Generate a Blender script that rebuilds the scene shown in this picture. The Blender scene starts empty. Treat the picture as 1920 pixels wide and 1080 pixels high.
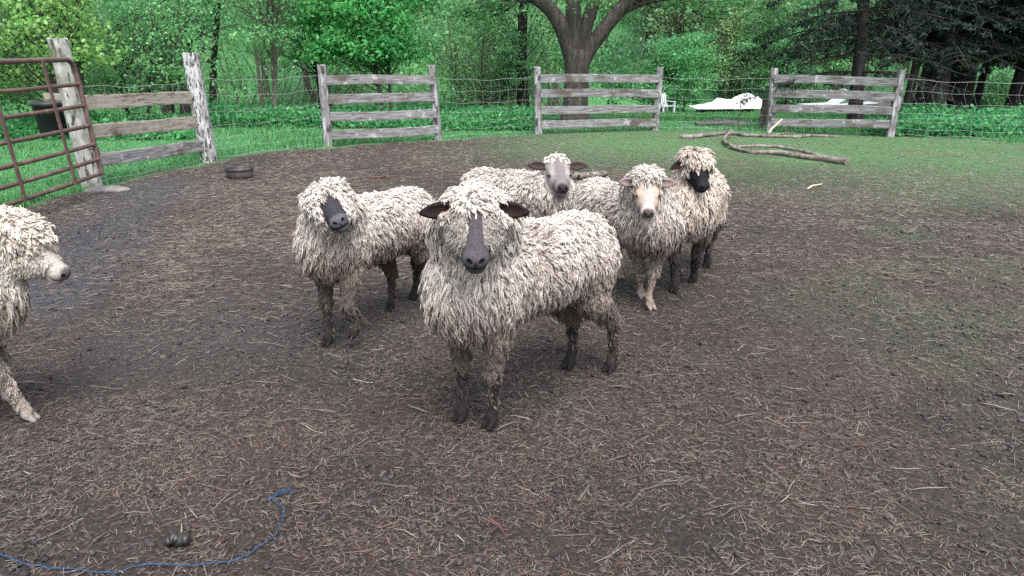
import bpy, math, random
import numpy as np
from mathutils import Vector, Matrix, Euler

scene = bpy.context.scene
COL = scene.collection
rad = math.radians
R = np.random.default_rng(7)

# ------------------------------------------------------------------ camera
CAM_H = 1.55
F_PX = 1450.0                 # focal length in photo pixels (1920 wide)
PITCH = math.atan(455.0 / F_PX)
cd = bpy.data.cameras.new("camera")
cam = bpy.data.objects.new("camera", cd)
COL.objects.link(cam)
cam.location = (0, 0, CAM_H)
cam.rotation_euler = (math.pi / 2 - PITCH, 0, 0)
cd.sensor_width = 36.0
cd.lens = 36.0 * F_PX / 1920.0
cd.clip_start = 0.05
cd.clip_end = 2000
scene.camera = cam

# ------------------------------------------------------------------ light
SUN_EL, SUN_AZ = 62.0, 165.0
w = bpy.data.worlds.new("World")
scene.world = w
w.use_nodes = True
nt = w.node_tree
bg = nt.nodes["Background"]
sky = nt.nodes.new("ShaderNodeTexSky")
sky.sky_type = 'NISHITA'
sky.sun_disc = False
sky.sun_elevation = rad(SUN_EL)
sky.sun_rotation = rad(SUN_AZ)
sky.air_density = 1.0
sky.dust_density = 4.0
hs = nt.nodes.new("ShaderNodeHueSaturation")
hs.inputs['Saturation'].default_value = 0.5
nt.links.new(sky.outputs[0], hs.inputs['Color'])
nt.links.new(hs.outputs[0], bg.inputs[0])
bg.inputs[1].default_value = 0.15
ld = bpy.data.lights.new("sun", 'SUN')
ld.energy = 1.5
ld.angle = rad(40)
ld.color = (1.0, 0.985, 0.96)
lo = bpy.data.objects.new("sun", ld)
COL.objects.link(lo)
_sd = Vector((math.sin(rad(SUN_AZ)) * math.cos(rad(SUN_EL)), math.cos(rad(SUN_AZ)) * math.cos(rad(SUN_EL)), math.sin(rad(SUN_EL))))
lo.rotation_euler = _sd.to_track_quat('Z', 'Y').to_euler()

scene.view_settings.view_transform = 'Standard'
scene.view_settings.look = 'None'
scene.view_settings.gamma = 1.0
scene.view_settings.exposure = 1.5
scene.render.engine = 'CYCLES'
scene.cycles.use_denoising = False
scene.cycles.max_bounces = 6
scene.cycles.diffuse_bounces = 3
scene.cycles.transmission_bounces = 3
scene.cycles.glossy_bounces = 2

# ------------------------------------------------------------------ helpers
SP, CP = math.sin(PITCH), math.cos(PITCH)

def ray(u, v):
    x = (u - 960.0) / F_PX
    y = -(v - 540.0) / F_PX
    return np.array([x, CP + y * SP, y * CP - SP])

def G(u, v, z=0.0):
    """ground point below a photo pixel, at height z"""
    d = ray(u, v)
    t = (z - CAM_H) / d[2]
    return np.array([d[0] * t, d[1] * t, z])

def D(u, v, Y):
    """point on a pixel's ray at distance Y"""
    d = ray(u, v)
    t = Y / d[1]
    return np.array([d[0] * t, Y, CAM_H + d[2] * t])

def _hash(ix, iy, iz, seed):
    n = (ix * 374761393 + iy * 668265263 + iz * 1440662683 + seed * 974634777) & 0xffffffff
    n = ((n ^ (n >> 13)) * 1274126177) & 0xffffffff
    n = ((n ^ (n >> 16)) * 2246822519) & 0xffffffff
    return ((n ^ (n >> 15)) & 0xffff) / 65535.0

def vnoise(p, scale=1.0, seed=0):
    p = np.asarray(p, float) * scale + 1000.0
    if p.shape[1] == 2:
        p = np.column_stack([p, np.zeros(len(p))])
    i = np.floor(p).astype(np.int64)
    f = p - i
    f = f * f * (3 - 2 * f)
    out = 0
    for dx in (0, 1):
        wx = f[:, 0] if dx else 1 - f[:, 0]
        for dy in (0, 1):
            wy = f[:, 1] if dy else 1 - f[:, 1]
            for dz in (0, 1):
                wz = f[:, 2] if dz else 1 - f[:, 2]
                out = out + wx * wy * wz * _hash(i[:, 0] + dx, i[:, 1] + dy, i[:, 2] + dz, seed)
    return out

def fbm(p, scale, octaves=3, seed=0):
    a, s, o, t = 1.0, scale, 0, 0
    for k in range(octaves):
        o = o + a * vnoise(p, s, seed + k)
        t += a
        a *= 0.5
        s *= 2.03
    return o / t

def sstep(a, b, x):
    t = np.clip((np.asarray(x, float) - a) / (b - a), 0, 1)
    return t * t * (3 - 2 * t)

def nrm(v):
    v = np.asarray(v, float)
    return v / np.maximum(np.linalg.norm(v, axis=-1, keepdims=True), 1e-9)

class MB:
    """collects geometry and links it as one mesh object"""
    def __init__(self):
        self.v, self.f, self.c, self.n = [], [], [], 0
        self.mi = []
    def add(self, verts, faces, col=None, mi=0):
        verts = np.asarray(verts, np.float32).reshape(-1, 3)
        faces = np.asarray(faces, np.int64)
        self.v.append(verts)
        self.f.append(faces + self.n)
        self.mi.append(np.full(len(faces), mi, np.int32))
        if col is None:
            col = (1, 1, 1)
        c = np.ones((len(verts), 4), np.float32)
        c[:, :3] = col
        self.c.append(c)
        self.n += len(verts)
    def box(self, c, s, rz=0, rx=0, ry=0, col=None, jit=0):
        sx, sy, sz = [q / 2 for q in s]
        v = np.array([[x, y, z] for x in (-sx, sx) for y in (-sy, sy) for z in (-sz, sz)])
        if jit:
            v = v + R.uniform(-jit, jit, v.shape)
        m = np.array(Euler((rx, ry, rz)).to_matrix())
        v = v @ m.T + np.asarray(c)
        self.add(v, [[0, 1, 3, 2], [4, 6, 7, 5], [0, 4, 5, 1], [2, 3, 7, 6], [0, 2, 6, 4], [1, 5, 7, 3]], col)
    def beam(self, a, b, w_, h_, seg=8, up=(0, 0, 1), wob=0.0, col=None, seed=1, edge=0.0):
        """a board from a to b (w_ thick, h_ tall) cut in segments so that it can sag, warp and have worn edges"""
        a, b = np.asarray(a, float), np.asarray(b, float)
        d = nrm(b - a)
        s = nrm(np.cross(d, up))
        u = np.cross(s, d)
        rr = np.random.default_rng(seed)
        sec = np.array([[-1, -.85], [-.8, -1], [.8, -1], [1, -.85], [1, .85], [.8, 1], [-.8, 1], [-1, .85]]) / 2
        pts, n = [], len(sec)
        sag = rr.uniform(-1, 1, 4) * wob
        for k in range(seg + 1):
            t = k / seg
            c = a + (b - a) * t + u * (sag[0] * math.sin(math.pi * t) + sag[1] * .5 * math.sin(2 * math.pi * t)) + s * sag[2] * math.sin(math.pi * t)
            hh = h_ * (1 + rr.uniform(-edge, edge))
            off = rr.uniform(-edge, edge) * h_ * .5
            for q in sec:
                pts.append(c + s * q[0] * w_ + u * (q[1] * hh + off))
        fs = []
        for k in range(seg):
            for j in range(n):
                fs.append([k * n + j, k * n + (j + 1) % n, (k + 1) * n + (j + 1) % n, (k + 1) * n + j])
        self.add(pts, fs, col)
        m = len(pts)
        e0, e1 = pts[:n], pts[m - n:]
        for e, rev in ((e0, True), (e1, False)):
            q = [[0, 1, 2, 3], [0, 3, 4, 7], [4, 5, 6, 7]]
            self.add(e, [x[::-1] for x in q] if rev else q, col)
    def tube(self, pts, r, sides=6, col=None, cap=True, rough=0.0, seed=0, flat=1.0):
        pts = np.asarray(pts, float)
        n = len(pts)
        r = np.broadcast_to(np.asarray(r, float), (n,)) if np.ndim(r) else np.full(n, float(r))
        t = nrm(np.gradient(pts, axis=0))
        ref = np.array([0, 0, 1.0]) if abs(t[:, 2]).mean() < .8 else np.array([1.0, 0, 0])
        b = nrm(np.cross(t, ref))
        c = np.cross(b, t)
        a = np.arange(sides) * 2 * math.pi / sides
        ring = b[:, None, :] * np.cos(a)[None, :, None] + c[:, None, :] * np.sin(a)[None, :, None] * flat
        rr = r[:, None] * np.ones(sides)[None]
        if rough:
            q = (pts[:, None, :] + ring * r[:, None, None]).reshape(-1, 3)
            rr = rr * (1 + rough * (fbm(q, 1.6 / max(r.mean(), 1e-4) * .5, 2, seed).reshape(n, sides) - .5) * 2)
        v = pts[:, None, :] + ring * rr[:, :, None]
        i = np.arange(n - 1)[:, None] * sides
        j = np.arange(sides)[None]
        j2 = (j + 1) % sides
        f = np.stack([i + j, i + j2, i + sides + j2, i + sides + j], -1).reshape(-1, 4)
        self.add(v.reshape(-1, 3), f, col)
        if cap:
            for e, fl in ((0, True), (n - 1, False)):
                cv = np.vstack([v[e], pts[e] + t[e] * (0.12 * r[e] * (-1 if fl else 1))])
                tri = [[k, (k + 1) % sides, sides] for k in range(sides)]
                self.add(cv, [q[::-1] for q in tri] if fl else tri, col)
    def lathe(self, prof, sides=24, c=(0, 0, 0), col=None):
        prof = np.asarray(prof, float)
        a = np.arange(sides) * 2 * math.pi / sides
        v = np.stack([prof[:, None, 0] * np.cos(a), prof[:, None, 0] * np.sin(a), prof[:, None, 1] + 0 * a], -1)
        n = len(prof)
        i = np.arange(n - 1)[:, None] * sides
        j = np.arange(sides)[None]
        j2 = (j + 1) % sides
        f = np.stack([i + j, i + j2, i + sides + j2, i + sides + j], -1).reshape(-1, 4)
        self.add(v.reshape(-1, 3) + np.asarray(c), f, col)
    def lump(self, c, r, seed=0, rough=.35, col=None, sub=10):
        th = np.linspace(0, math.pi, sub)
        ph = np.arange(sub * 2) * math.pi / sub
        v = np.stack([np.sin(th)[:, None] * np.cos(ph), np.sin(th)[:, None] * np.sin(ph), np.cos(th)[:, None] + 0 * ph], -1).reshape(-1, 3)
        k = 1 + rough * (fbm(v, 1.5, 3, seed) - .5) * 2
        v = v * k[:, None] * np.asarray(r) + np.asarray(c)
        s = sub * 2
        i = np.arange(sub - 1)[:, None] * s
        j = np.arange(s)[None]
        j2 = (j + 1) % s
        self.add(v, np.stack([i + j, i + s + j, i + s + j2, i + j2], -1).reshape(-1, 4), col)
    def mesh(self, name, mats, smooth=True):
        me = bpy.data.meshes.new(name)
        v = np.concatenate(self.v)
        cnt = np.concatenate([np.full(len(f), f.shape[1]) for f in self.f])
        loops = np.concatenate([f.ravel() for f in self.f]).astype(np.int32)
        me.vertices.add(len(v))
        me.vertices.foreach_set("co", v.ravel())
        me.loops.add(len(loops))
        me.loops.foreach_set("vertex_index", loops)
        me.polygons.add(len(cnt))
        st = np.concatenate([[0], np.cumsum(cnt)[:-1]]).astype(np.int32)
        me.polygons.foreach_set("loop_start", st)
        me.update(calc_edges=True)
        me.polygons.foreach_set("use_smooth", np.full(len(cnt), smooth))
        if isinstance(mats, (list, tuple)):
            for m in mats:
                me.materials.append(m)
            me.polygons.foreach_set("material_index", np.concatenate(self.mi))
        else:
            me.materials.append(mats)
        at = me.color_attributes.new("Col", 'FLOAT_COLOR', 'POINT')
        at.data.foreach_set("color", np.concatenate(self.c).ravel())
        me.validate()
        return me
    def build(self, name, mats, parent=None, smooth=True):
        o = bpy.data.objects.new(name, self.mesh(name, mats, smooth))
        COL.objects.link(o)
        if parent is not None:
            o.parent = parent
        return o

def tag(o, label=None, cat=None, group=None, kind=None):
    if label: o["label"] = label
    if cat: o["category"] = cat
    if group: o["group"] = group
    if kind: o["kind"] = kind
    return o

def thing(name, label, cat, loc=(0, 0, 0), rz=0, group=None):
    o = bpy.data.objects.new(name, None)
    o.empty_display_size = .1
    COL.objects.link(o)
    o.location = [float(q) for q in loc]
    o.rotation_euler = (0, 0, rz)
    return tag(o, label, cat, group)

# ------------------------------------------------------------------ materials
def mat(name, base=(.5, .5, .5), rough=.8, attr=False, noise=None, bump=None, spec=.3, sheen=0, trans=0, metal=0):
    """noise = [(scale xyz, colour, low, high)], bump = [(scale xyz, strength, distance)]"""
    m = bpy.data.materials.new(name)
    m.use_nodes = True
    t = m.node_tree
    N, L = t.nodes, t.links
    b = N["Principled BSDF"]
    b.inputs['Roughness'].default_value = rough
    b.inputs['Specular IOR Level'].default_value = spec
    b.inputs['Metallic'].default_value = metal
    if sheen:
        b.inputs['Sheen Weight'].default_value = sheen
    tc = N.new("ShaderNodeTexCoord")
    if attr:
        a = N.new("ShaderNodeVertexColor")
        a.layer_name = "Col"
        out = a.outputs[0]
    else:
        rgb = N.new("ShaderNodeRGB")
        rgb.outputs[0].default_value = (*base, 1)
        out = rgb.outputs[0]
    def tex(sc, det=4):
        mp = N.new("ShaderNodeMapping")
        mp.inputs['Scale'].default_value = sc if isinstance(sc, tuple) else (sc, sc, sc)
        L.new(tc.outputs['Object'], mp.inputs[0])
        n = N.new("ShaderNodeTexNoise")
        n.inputs['Scale'].default_value = 1
        n.inputs['Detail'].default_value = det
        L.new(mp.outputs[0], n.inputs['Vector'])
        return n.outputs['Fac']
    for (sc, colr, lo_, hi_) in noise or ():
        mr = N.new("ShaderNodeMapRange")
        mr.inputs['From Min'].default_value = lo_
        mr.inputs['From Max'].default_value = hi_
        L.new(tex(sc), mr.inputs[0])
        mx = N.new("ShaderNodeMix")
        mx.data_type = 'RGBA'
        L.new(mr.outputs[0], mx.inputs[0])
        L.new(out, mx.inputs[6])
        if len(colr) == 4:       # multiply
            mx.blend_type = 'MULTIPLY'
        mx.inputs[7].default_value = (*colr[:3], 1)
        out = mx.outputs[2]
    L.new(out, b.inputs['Base Color'])
    prev = None
    for (sc, st, dist) in bump or ():
        bn = N.new("ShaderNodeBump")
        bn.inputs['Strength'].default_value = st
        bn.inputs['Distance'].default_value = dist
        L.new(tex(sc, 6), bn.inputs['Height'])
        if prev is not None:
            L.new(prev, bn.inputs['Normal'])
        prev = bn.outputs[0]
    if prev is not None:
        L.new(prev, b.inputs['Normal'])
    if trans:
        tr = N.new("ShaderNodeBsdfTranslucent")
        L.new(out, tr.inputs[0])
        ms = N.new("ShaderNodeMixShader")
        ms.inputs[0].default_value = trans
        L.new(b.outputs[0], ms.inputs[1])
        L.new(tr.outputs[0], ms.inputs[2])
        L.new(ms.outputs[0], N["Material Output"].inputs[0])
    return m

M_wool = mat("wool", attr=True, rough=.95, spec=.1, sheen=.15, bump=[(260.0, .5, .004)])
M_skin = mat("sheep_skin", attr=True, rough=.8, spec=.12, noise=[((90.0, 90.0, 90.0), (.72, .7, .7, 0), .45, .65)], bump=[(220.0, .5, .003)])
M_eye = mat("eye", (.02, .012, .006), rough=.12, spec=.6)
M_leaf = mat("leaf", attr=True, rough=.45, spec=.4, trans=.5)
M_needle = mat("needle", attr=True, rough=.65, spec=.2, trans=.15)
M_grass = mat("grass_blade", attr=True, rough=.6, spec=.25, trans=.35)
M_bark = mat("bark", (.055, .047, .043), rough=.95, spec=.15,
             noise=[((14, 14, 2.2), (.11, .098, .092), .45, .7), ((3, 3, 1.0), (.045, .04, .035), .55, .7), ((5, 5, 5), (.07, .085, .05), .62, .72)],
             bump=[((26, 26, 3.0), 1.0, .05), ((60, 60, 14), .6, .015)])
M_bark_dark = mat("conifer_bark", (.028, .024, .024), rough=.95, spec=.1,
                  noise=[((12, 12, 3), (.055, .048, .046), .5, .7)], bump=[((30, 30, 8), 1.0, .03)])
M_stem = mat("stem", (.07, .06, .05), rough=.95, noise=[(8.0, (.12, .105, .09), .5, .7)])
M_board = mat("weathered_board", (.135, .132, .136), rough=.9, spec=.2,
              noise=[((3.0, 3.0, 45.0), (.24, .238, .245), .42, .62), ((6, 6, 40), (.07, .058, .052), .53, .70), ((2.5, 2.5, 3.5), (.085, .07, .06), .54, .68), ((9, 9, 9), (.33, .325, .33), .60, .72)],
              bump=[((6, 6, 80), .7, .006)])
M_board_tan = mat("weathered_board_tan", (.225, .205, .18), rough=.9, spec=.2,
              noise=[((3.0, 3.0, 45.0), (.30, .265, .22), .42, .62), ((6, 6, 40), (.09, .07, .052), .53, .70), ((2.5, 2.5, 3.5), (.10, .08, .062), .54, .68), ((9, 9, 9), (.36, .33, .29), .60, .72)],
              bump=[((6, 6, 80), .7, .006)])
M_post = mat("fence_post_wood", (.155, .15, .155), rough=.9, spec=.2,
             noise=[((30, 30, 4), (.34, .34, .36), .47, .62), ((16, 16, 6), (.05, .043, .04), .52, .64), ((7, 7, 3), (.10, .088, .08), .54, .66)],
             bump=[((60, 60, 6), .7, .006)])
M_peel = mat("peeling_paint_post", (.40, .40, .405), rough=.85, spec=.25,
             noise=[((14, 14, 5), (.20, .195, .19), .48, .6), ((34, 34, 11), (.06, .056, .055), .525, .57)],
             bump=[((34, 34, 11), .8, .008), ((70, 70, 8), .4, .004)])
M_grey_post = mat("grey_post", (.26, .255, .24), rough=.9, spec=.2,
             noise=[((18, 18, 2.5), (.36, .36, .35), .47, .62), ((24, 24, 5), (.045, .042, .038), .54, .62), ((4, 4, 4), (.11, .125, .085), .52, .66)],
             bump=[((40, 40, 4), .8, .010)])
M_gate = mat("gate_paint", (.085, .05, .045), rough=.5, spec=.4, noise=[((9, 9, 9), (.14, .085, .07), .5, .68), ((30, 30, 30), (.05, .03, .026), .56, .7)], bump=[(40.0, .2, .003)])
M_wire = mat("galvanised_wire", (.30, .32, .33), rough=.55, spec=.5, metal=.3)
M_rubber = mat("black_rubber", (.022, .022, .026), rough=.55, noise=[(6.0, (.06, .055, .055), .55, .75)])
M_pan_side = mat("dusty_rubber", (.085, .075, .075), rough=.75, noise=[(9.0, (.15, .13, .125), .5, .7)])
M_white = mat("white_plastic", (.45, .47, .52), rough=.45, noise=[(5.0, (.6, .61, .6), .6, .75)])
M_tarp = mat("white_tarp", (.66, .67, .69), rough=.5, noise=[(2.2, (.42, .41, .39), .50, .72)], bump=[(5.0, .9, .09), (16.0, .5, .03)])
M_log = mat("bare_log", (.12, .105, .095), rough=.92, spec=.15,
            noise=[((9, 9, 9), (.22, .20, .185), .45, .65), ((22, 22, 22), (.045, .038, .033), .54, .68)], bump=[((30, 30, 30), .7, .012)])
M_stick = mat("peeled_stick", (.40, .36, .30), rough=.85, noise=[(20.0, (.42, .36, .29), .5, .7)])
M_stone = mat("stone", (.11, .106, .10), rough=.9, noise=[(9.0, (.18, .175, .165), .45, .65), (14.0, (.12, .11, .1), .55, .7)], bump=[(25.0, .8, .02)])
M_twine = mat("blue_twine", (.015, .040, .082), rough=.8, noise=[(60.0, (.03, .07, .135), .45, .65)])
M_dung = mat("dung", (.018, .016, .016), rough=.45, spec=.5, bump=[(60.0, .6, .006)])
M_straw = mat("straw", attr=True, rough=.8, spec=.25)
M_clod = mat("soil_clod", attr=True, rough=.75, spec=.35, bump=[(120.0, .5, .004)])
M_dark = mat("dark_debris", (.055, .05, .052), rough=.9, noise=[(8.0, (.12, .11, .105), .5, .7)])

# ------------------------------------------------------------------ terrain
YARD_PX = [(1990, 274), (1920, 270), (1800, 262), (1668, 256), (1560, 250), (1440, 247), (1330, 243), (1228, 243), (1110, 246), (1009, 252),
           (910, 256), (820, 263), (700, 269), (617, 276), (520, 284), (470, 290), (405, 303), (330, 318), (250, 334), (185, 352), (110, 372), (0, 402), (-250, 470), (-900, 700)]
YARD = np.array([G(*p)[:2] for p in YARD_PX])
YARD = np.vstack([[14, -4], [14, YARD[0, 1]], YARD, [YARD[-1, 0], -4]])

def yard_sd(p):
    """signed distance to the yard's edge, positive outside (on the grass)"""
    p = np.asarray(p, float)[:, :2]
    d = np.full(len(p), 1e9)
    ins = np.zeros(len(p), bool)
    n = len(YARD)
    for k in range(n):
        a, b = YARD[k], YARD[(k + 1) % n]
        e = b - a
        h = np.clip(((p - a) @ e) / max(e @ e, 1e-9), 0, 1)
        d = np.minimum(d, np.linalg.norm(p - a - h[:, None] * e, axis=1))
        c = (a[1] > p[:, 1]) != (b[1] > p[:, 1])
        with np.errstate(divide='ignore', invalid='ignore'):
            xi = a[0] + (p[:, 1] - a[1]) * e[0] / e[1]
        ins ^= c & (p[:, 0] < xi)
    return np.where(ins, -d, d)

def height0(x, y):
    """large shape: level yard, lawn falling away, then a wooded hillside"""
    x, y = np.asarray(x, float), np.asarray(y, float)
    drop = -0.07 * np.maximum(y - 17.0, 0) * (1 - .55 * sstep(3, -6, x))
    drop = np.maximum(drop, -1.25)
    rise = 0.42 * np.maximum(y - (37 - 7 * sstep(2, -8, x)), 0)
    return drop + np.minimum(rise, 26)

def ground_z(x, y):
    return float(height0(x, y))

def lumps(x, y):
    p = np.column_stack([np.ravel(x), np.ravel(y)])
    near = sstep(14, 4, p[:, 1])
    z = .030 * (fbm(p, .9, 3, 3) - .5) + near * (.020 * (fbm(p, 9, 3, 5) - .5)) + near * .012 * (vnoise(p, 34, 9) - .5)
    return z - .004

xs = np.concatenate([-np.geomspace(400, 9, 26)[:-1], np.arange(-9, -3.2, .09), np.arange(-3.2, 3.2, .022), np.arange(3.2, 12, .09), np.geomspace(12, 400, 26)])
ys = np.concatenate([np.linspace(-30, 1.2, 12)[:-1], 1.2 + np.cumsum(.014 + .00135 * np.arange(150))])
ys = np.concatenate([ys, np.arange(ys[-1] + .3, 46, .35), np.geomspace(46.5, 500, 24)])
gx, gy = np.meshgrid(xs, ys)
gp = np.column_stack([gx.ravel(), gy.ravel()])
gz = height0(gp[:, 0], gp[:, 1]) + lumps(gp[:, 0], gp[:, 1])
sd = yard_sd(gp)
sdn = sd + .55 * (fbm(gp, 1.1, 3, 21) - .5) + .2 * (vnoise(gp, 7, 4) - .5)
grass = sstep(-.12, .10, sdn)
far = sstep(7.6, 13.4, gp[:, 1] + .30 * np.maximum(gp[:, 0], -2) + 2.0 * (fbm(gp, .5, 2, 31) - .5)) * sstep(-2.2, 1.2, gp[:, 0] - .1 * (gp[:, 1] - 10))
spots = sstep(.60, .74, fbm(gp, .9, 3, 41)) * sstep(.6, 3.2, gp[:, 0]) * .32
moss = np.clip(far * .95 + spots, 0, 1) * (1 - grass)
_m0, _m1 = G(300, 345)[:2], G(60, 560)[:2]
_e = _m1 - _m0
_h = np.clip(((gp - _m0) @ _e) / (_e @ _e), 0, 1)
mud = .85 * sstep(.75, .1, np.linalg.norm(gp - _m0 - _h[:, None] * _e, axis=1) + .5 * (fbm(gp, 1.6, 2, 51) - .5)) * (1 - grass)
_m2 = np.linalg.norm((gp - G(350, 620)[:2]) * np.array([.55, .9]), axis=1)
mud = np.maximum(mud, .28 * sstep(1.1, .1, _m2 + .8 * (fbm(gp, 2.2, 2, 52) - .5)))
g = MB()
nx_, ny_ = len(xs), len(ys)
ii = np.arange(ny_ - 1)[:, None] * nx_ + np.arange(nx_ - 1)[None]
g.add(np.column_stack([gp, gz]), np.stack([ii, ii + 1, ii + nx_ + 1, ii + nx_], -1).reshape(-1, 4), np.column_stack([grass, moss, mud]))

def ground_material():
    m = bpy.data.materials.new("ground_soil")
    m.use_nodes = True
    t = m.node_tree
    N, L = t.nodes, t.links
    b = N["Principled BSDF"]
    tc = N.new("ShaderNodeTexCoord")
    at = N.new("ShaderNodeVertexColor"); at.layer_name = "Col"
    sp = N.new("ShaderNodeSeparateColor"); L.new(at.outputs[0], sp.inputs[0])
    def nz(sc, det=5, rough=.6):
        n = N.new("ShaderNodeTexNoise")
        n.inputs['Scale'].default_value = sc; n.inputs['Detail'].default_value = det; n.inputs['Roughness'].default_value = rough
        L.new(tc.outputs['Object'], n.inputs['Vector'])
        return n.outputs['Fac']
    def ramp(fac, *stops):
        r = N.new("ShaderNodeValToRGB")
        e = r.color_ramp.elements
        while len(e) < len(stops): e.new(.5)
        for k, (p, c) in enumerate(stops):
            e[k].position = p; e[k].color = (*c, 1)
        L.new(fac, r.inputs[0])
        return r.outputs[0]
    def mix(f, a, c, kind='MIX'):
        x = N.new("ShaderNodeMix"); x.data_type = 'RGBA'; x.blend_type = kind
        if isinstance(f, float): x.inputs[0].default_value = f
        else: L.new(f, x.inputs[0])
        L.new(a, x.inputs[6]); L.new(c, x.inputs[7])
        return x.outputs[2]
    def math_(op, a, c):
        x = N.new("ShaderNodeMath"); x.operation = op
        for k, q in enumerate((a, c)):
            if isinstance(q, float): x.inputs[k].default_value = q
            else: L.new(q, x.inputs[k])
        x.use_clamp = True
        return x.outputs[0]
    dirt = ramp(nz(55, 6, .7), (.32, (.008, .0062, .0058)), (.47, (.026, .0205, .0185)), (.60, (.054, .0445, .040)), (.76, (.112, .095, .082)))
    big = ramp(nz(.9, 3), (.36, (.76, .71, .70)), (.66, (1.26, 1.17, 1.10)))
    dirt = mix(1.0, dirt, big, 'MULTIPLY')
    red = ramp(nz(1.3, 4), (.45, (0, 0, 0)), (.65, (1, 1, 1)))
    redc = ramp(nz(90, 4), (.38, (.016, .010, .009)), (.62, (.085, .050, .040)))
    dirt = mix(math_('MULTIPLY', red, .35), dirt, redc)
    mudc = ramp(nz(14, 4), (.35, (.034, .032, .037)), (.7, (.066, .063, .072)))
    c = mix(sp.outputs[2], dirt, mudc)
    mossn = ramp(nz(26, 5, .75), (.36, (0, 0, 0)), (.56, (1, 1, 1)))
    mf = math_('MULTIPLY', math_('ADD', math_('MULTIPLY', sp.outputs[1], .55), math_('MULTIPLY', mossn, .45)), sp.outputs[1])
    mossc = ramp(nz(8, 4), (.3, (.045, .12, .042)), (.7, (.080, .19, .066)))
    c = mix(mf, c, mossc)
    gc = ramp(nz(5, 5), (.3, (.035, .13, .045)), (.7, (.07, .22, .075)))
    c = mix(sp.outputs[0], c, gc)
    L.new(c, b.inputs['Base Color'])
    rr = N.new("ShaderNodeMapRange"); L.new(sp.outputs[2], rr.inputs[0])
    rr.inputs['To Min'].default_value = .85; rr.inputs['To Max'].default_value = .30
    L.new(rr.outputs[0], b.inputs['Roughness'])
    b.inputs['Specular IOR Level'].default_value = .35
    b1 = N.new("ShaderNodeBump"); b1.inputs['Strength'].default_value = .9; b1.inputs['Distance'].default_value = .03
    L.new(nz(38, 8, .7), b1.inputs['Height'])
    b2 = N.new("ShaderNodeBump"); b2.inputs['Strength'].default_value = .7; b2.inputs['Distance'].default_value = .012
    L.new(nz(140, 5, .7), b2.inputs['Height']); L.new(b1.outputs[0], b2.inputs['Normal'])
    L.new(b2.outputs[0], b.inputs['Normal'])
    return m
tag(g.build("ground", ground_material()), kind="structure")
def gsurf(p):
    return height0(p[:, 0], p[:, 1]) + lumps(p[:, 0], p[:, 1])

#==SPLIT==
ONLY = None
HAZE = 0
# ------------------------------------------------------------------ sheep
def vec(*a): return np.array(a, float)

class SDF:
    def __init__(self): self.p = []
    def rc(self, a, b, ra, rb, k=.04, tag_='trunk', sub=False): self.p.append(('rc', np.asarray(a, float), np.asarray(b, float), ra, rb, k, tag_, sub))
    def el(self, c, r, k=.04, tag_='trunk', M=None, sub=False): self.p.append(('el', np.asarray(c, float), np.asarray(r, float), M, None, k, tag_, sub))
    @staticmethod
    def dist(p, P):
        if p[0] == 'rc':
            _, a, b, ra, rb = p[:5]
            e = b - a
            h = np.clip(((P - a) @ e.astype(P.dtype)) / max(e @ e, 1e-9), 0, 1)
            q = P - a.astype(P.dtype) - h[..., None] * e.astype(P.dtype)
            return np.sqrt((q * q).sum(-1)) - (ra + (rb - ra) * h)
        _, c, r, M = p[:4]
        q = P - c.astype(P.dtype)
        if M is not None: q = q @ M.astype(P.dtype)      # columns of M are the axes
        k0 = np.sqrt(((q / r) ** 2).sum(-1))
        k1 = np.sqrt(((q / (r * r)) ** 2).sum(-1))
        return (k0 * (k0 - 1) / np.maximum(k1, 1e-6)).astype(P.dtype)
    def bounds(self, p):
        if p[0] == 'rc':
            m = max(p[3], p[4])
            return np.minimum(p[1], p[2]) - m, np.maximum(p[1], p[2]) + m
        m = p[2] if p[3] is None else np.sqrt(((p[3] * p[2]) ** 2).sum(1))
        return p[1] - m, p[1] + m
    def field(self, ax):
        Fd = np.full([len(a) for a in ax], .2, np.float32)
        for p in self.p:
            lo_, hi_ = self.bounds(p)
            mg = p[5] + .03
            s = [slice(max(np.searchsorted(a, l - mg) - 1, 0), np.searchsorted(a, h + mg) + 1) for a, l, h in zip(ax, lo_, hi_)]
            P = np.stack(np.meshgrid(*[a[q] for a, q in zip(ax, s)], indexing='ij'), -1).astype(np.float32)
            if P.size == 0: continue
            d = self.dist(p, P)
            cur = Fd[tuple(s)]
            k = p[5]
            if p[7]:
                d = -d
                h = np.maximum(k - np.abs(cur - d), 0) / k
                Fd[tuple(s)] = np.maximum(cur, d) + h * h * k * .25
            else:
                h = np.maximum(k - np.abs(cur - d), 0) / k
                Fd[tuple(s)] = np.minimum(cur, d) - h * h * k * .25
        return Fd
    def tags(self, V):
        best = np.full(len(V), 1e9)
        out = np.zeros(len(V), int)
        names = []
        for p in self.p:
            if p[7]: continue
            if p[6] not in names: names.append(p[6])
            d = self.dist(p, V)
            m = d < best
            best[m] = d[m]
            out[m] = names.index(p[6])
        return np.array(names)[out]

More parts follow.
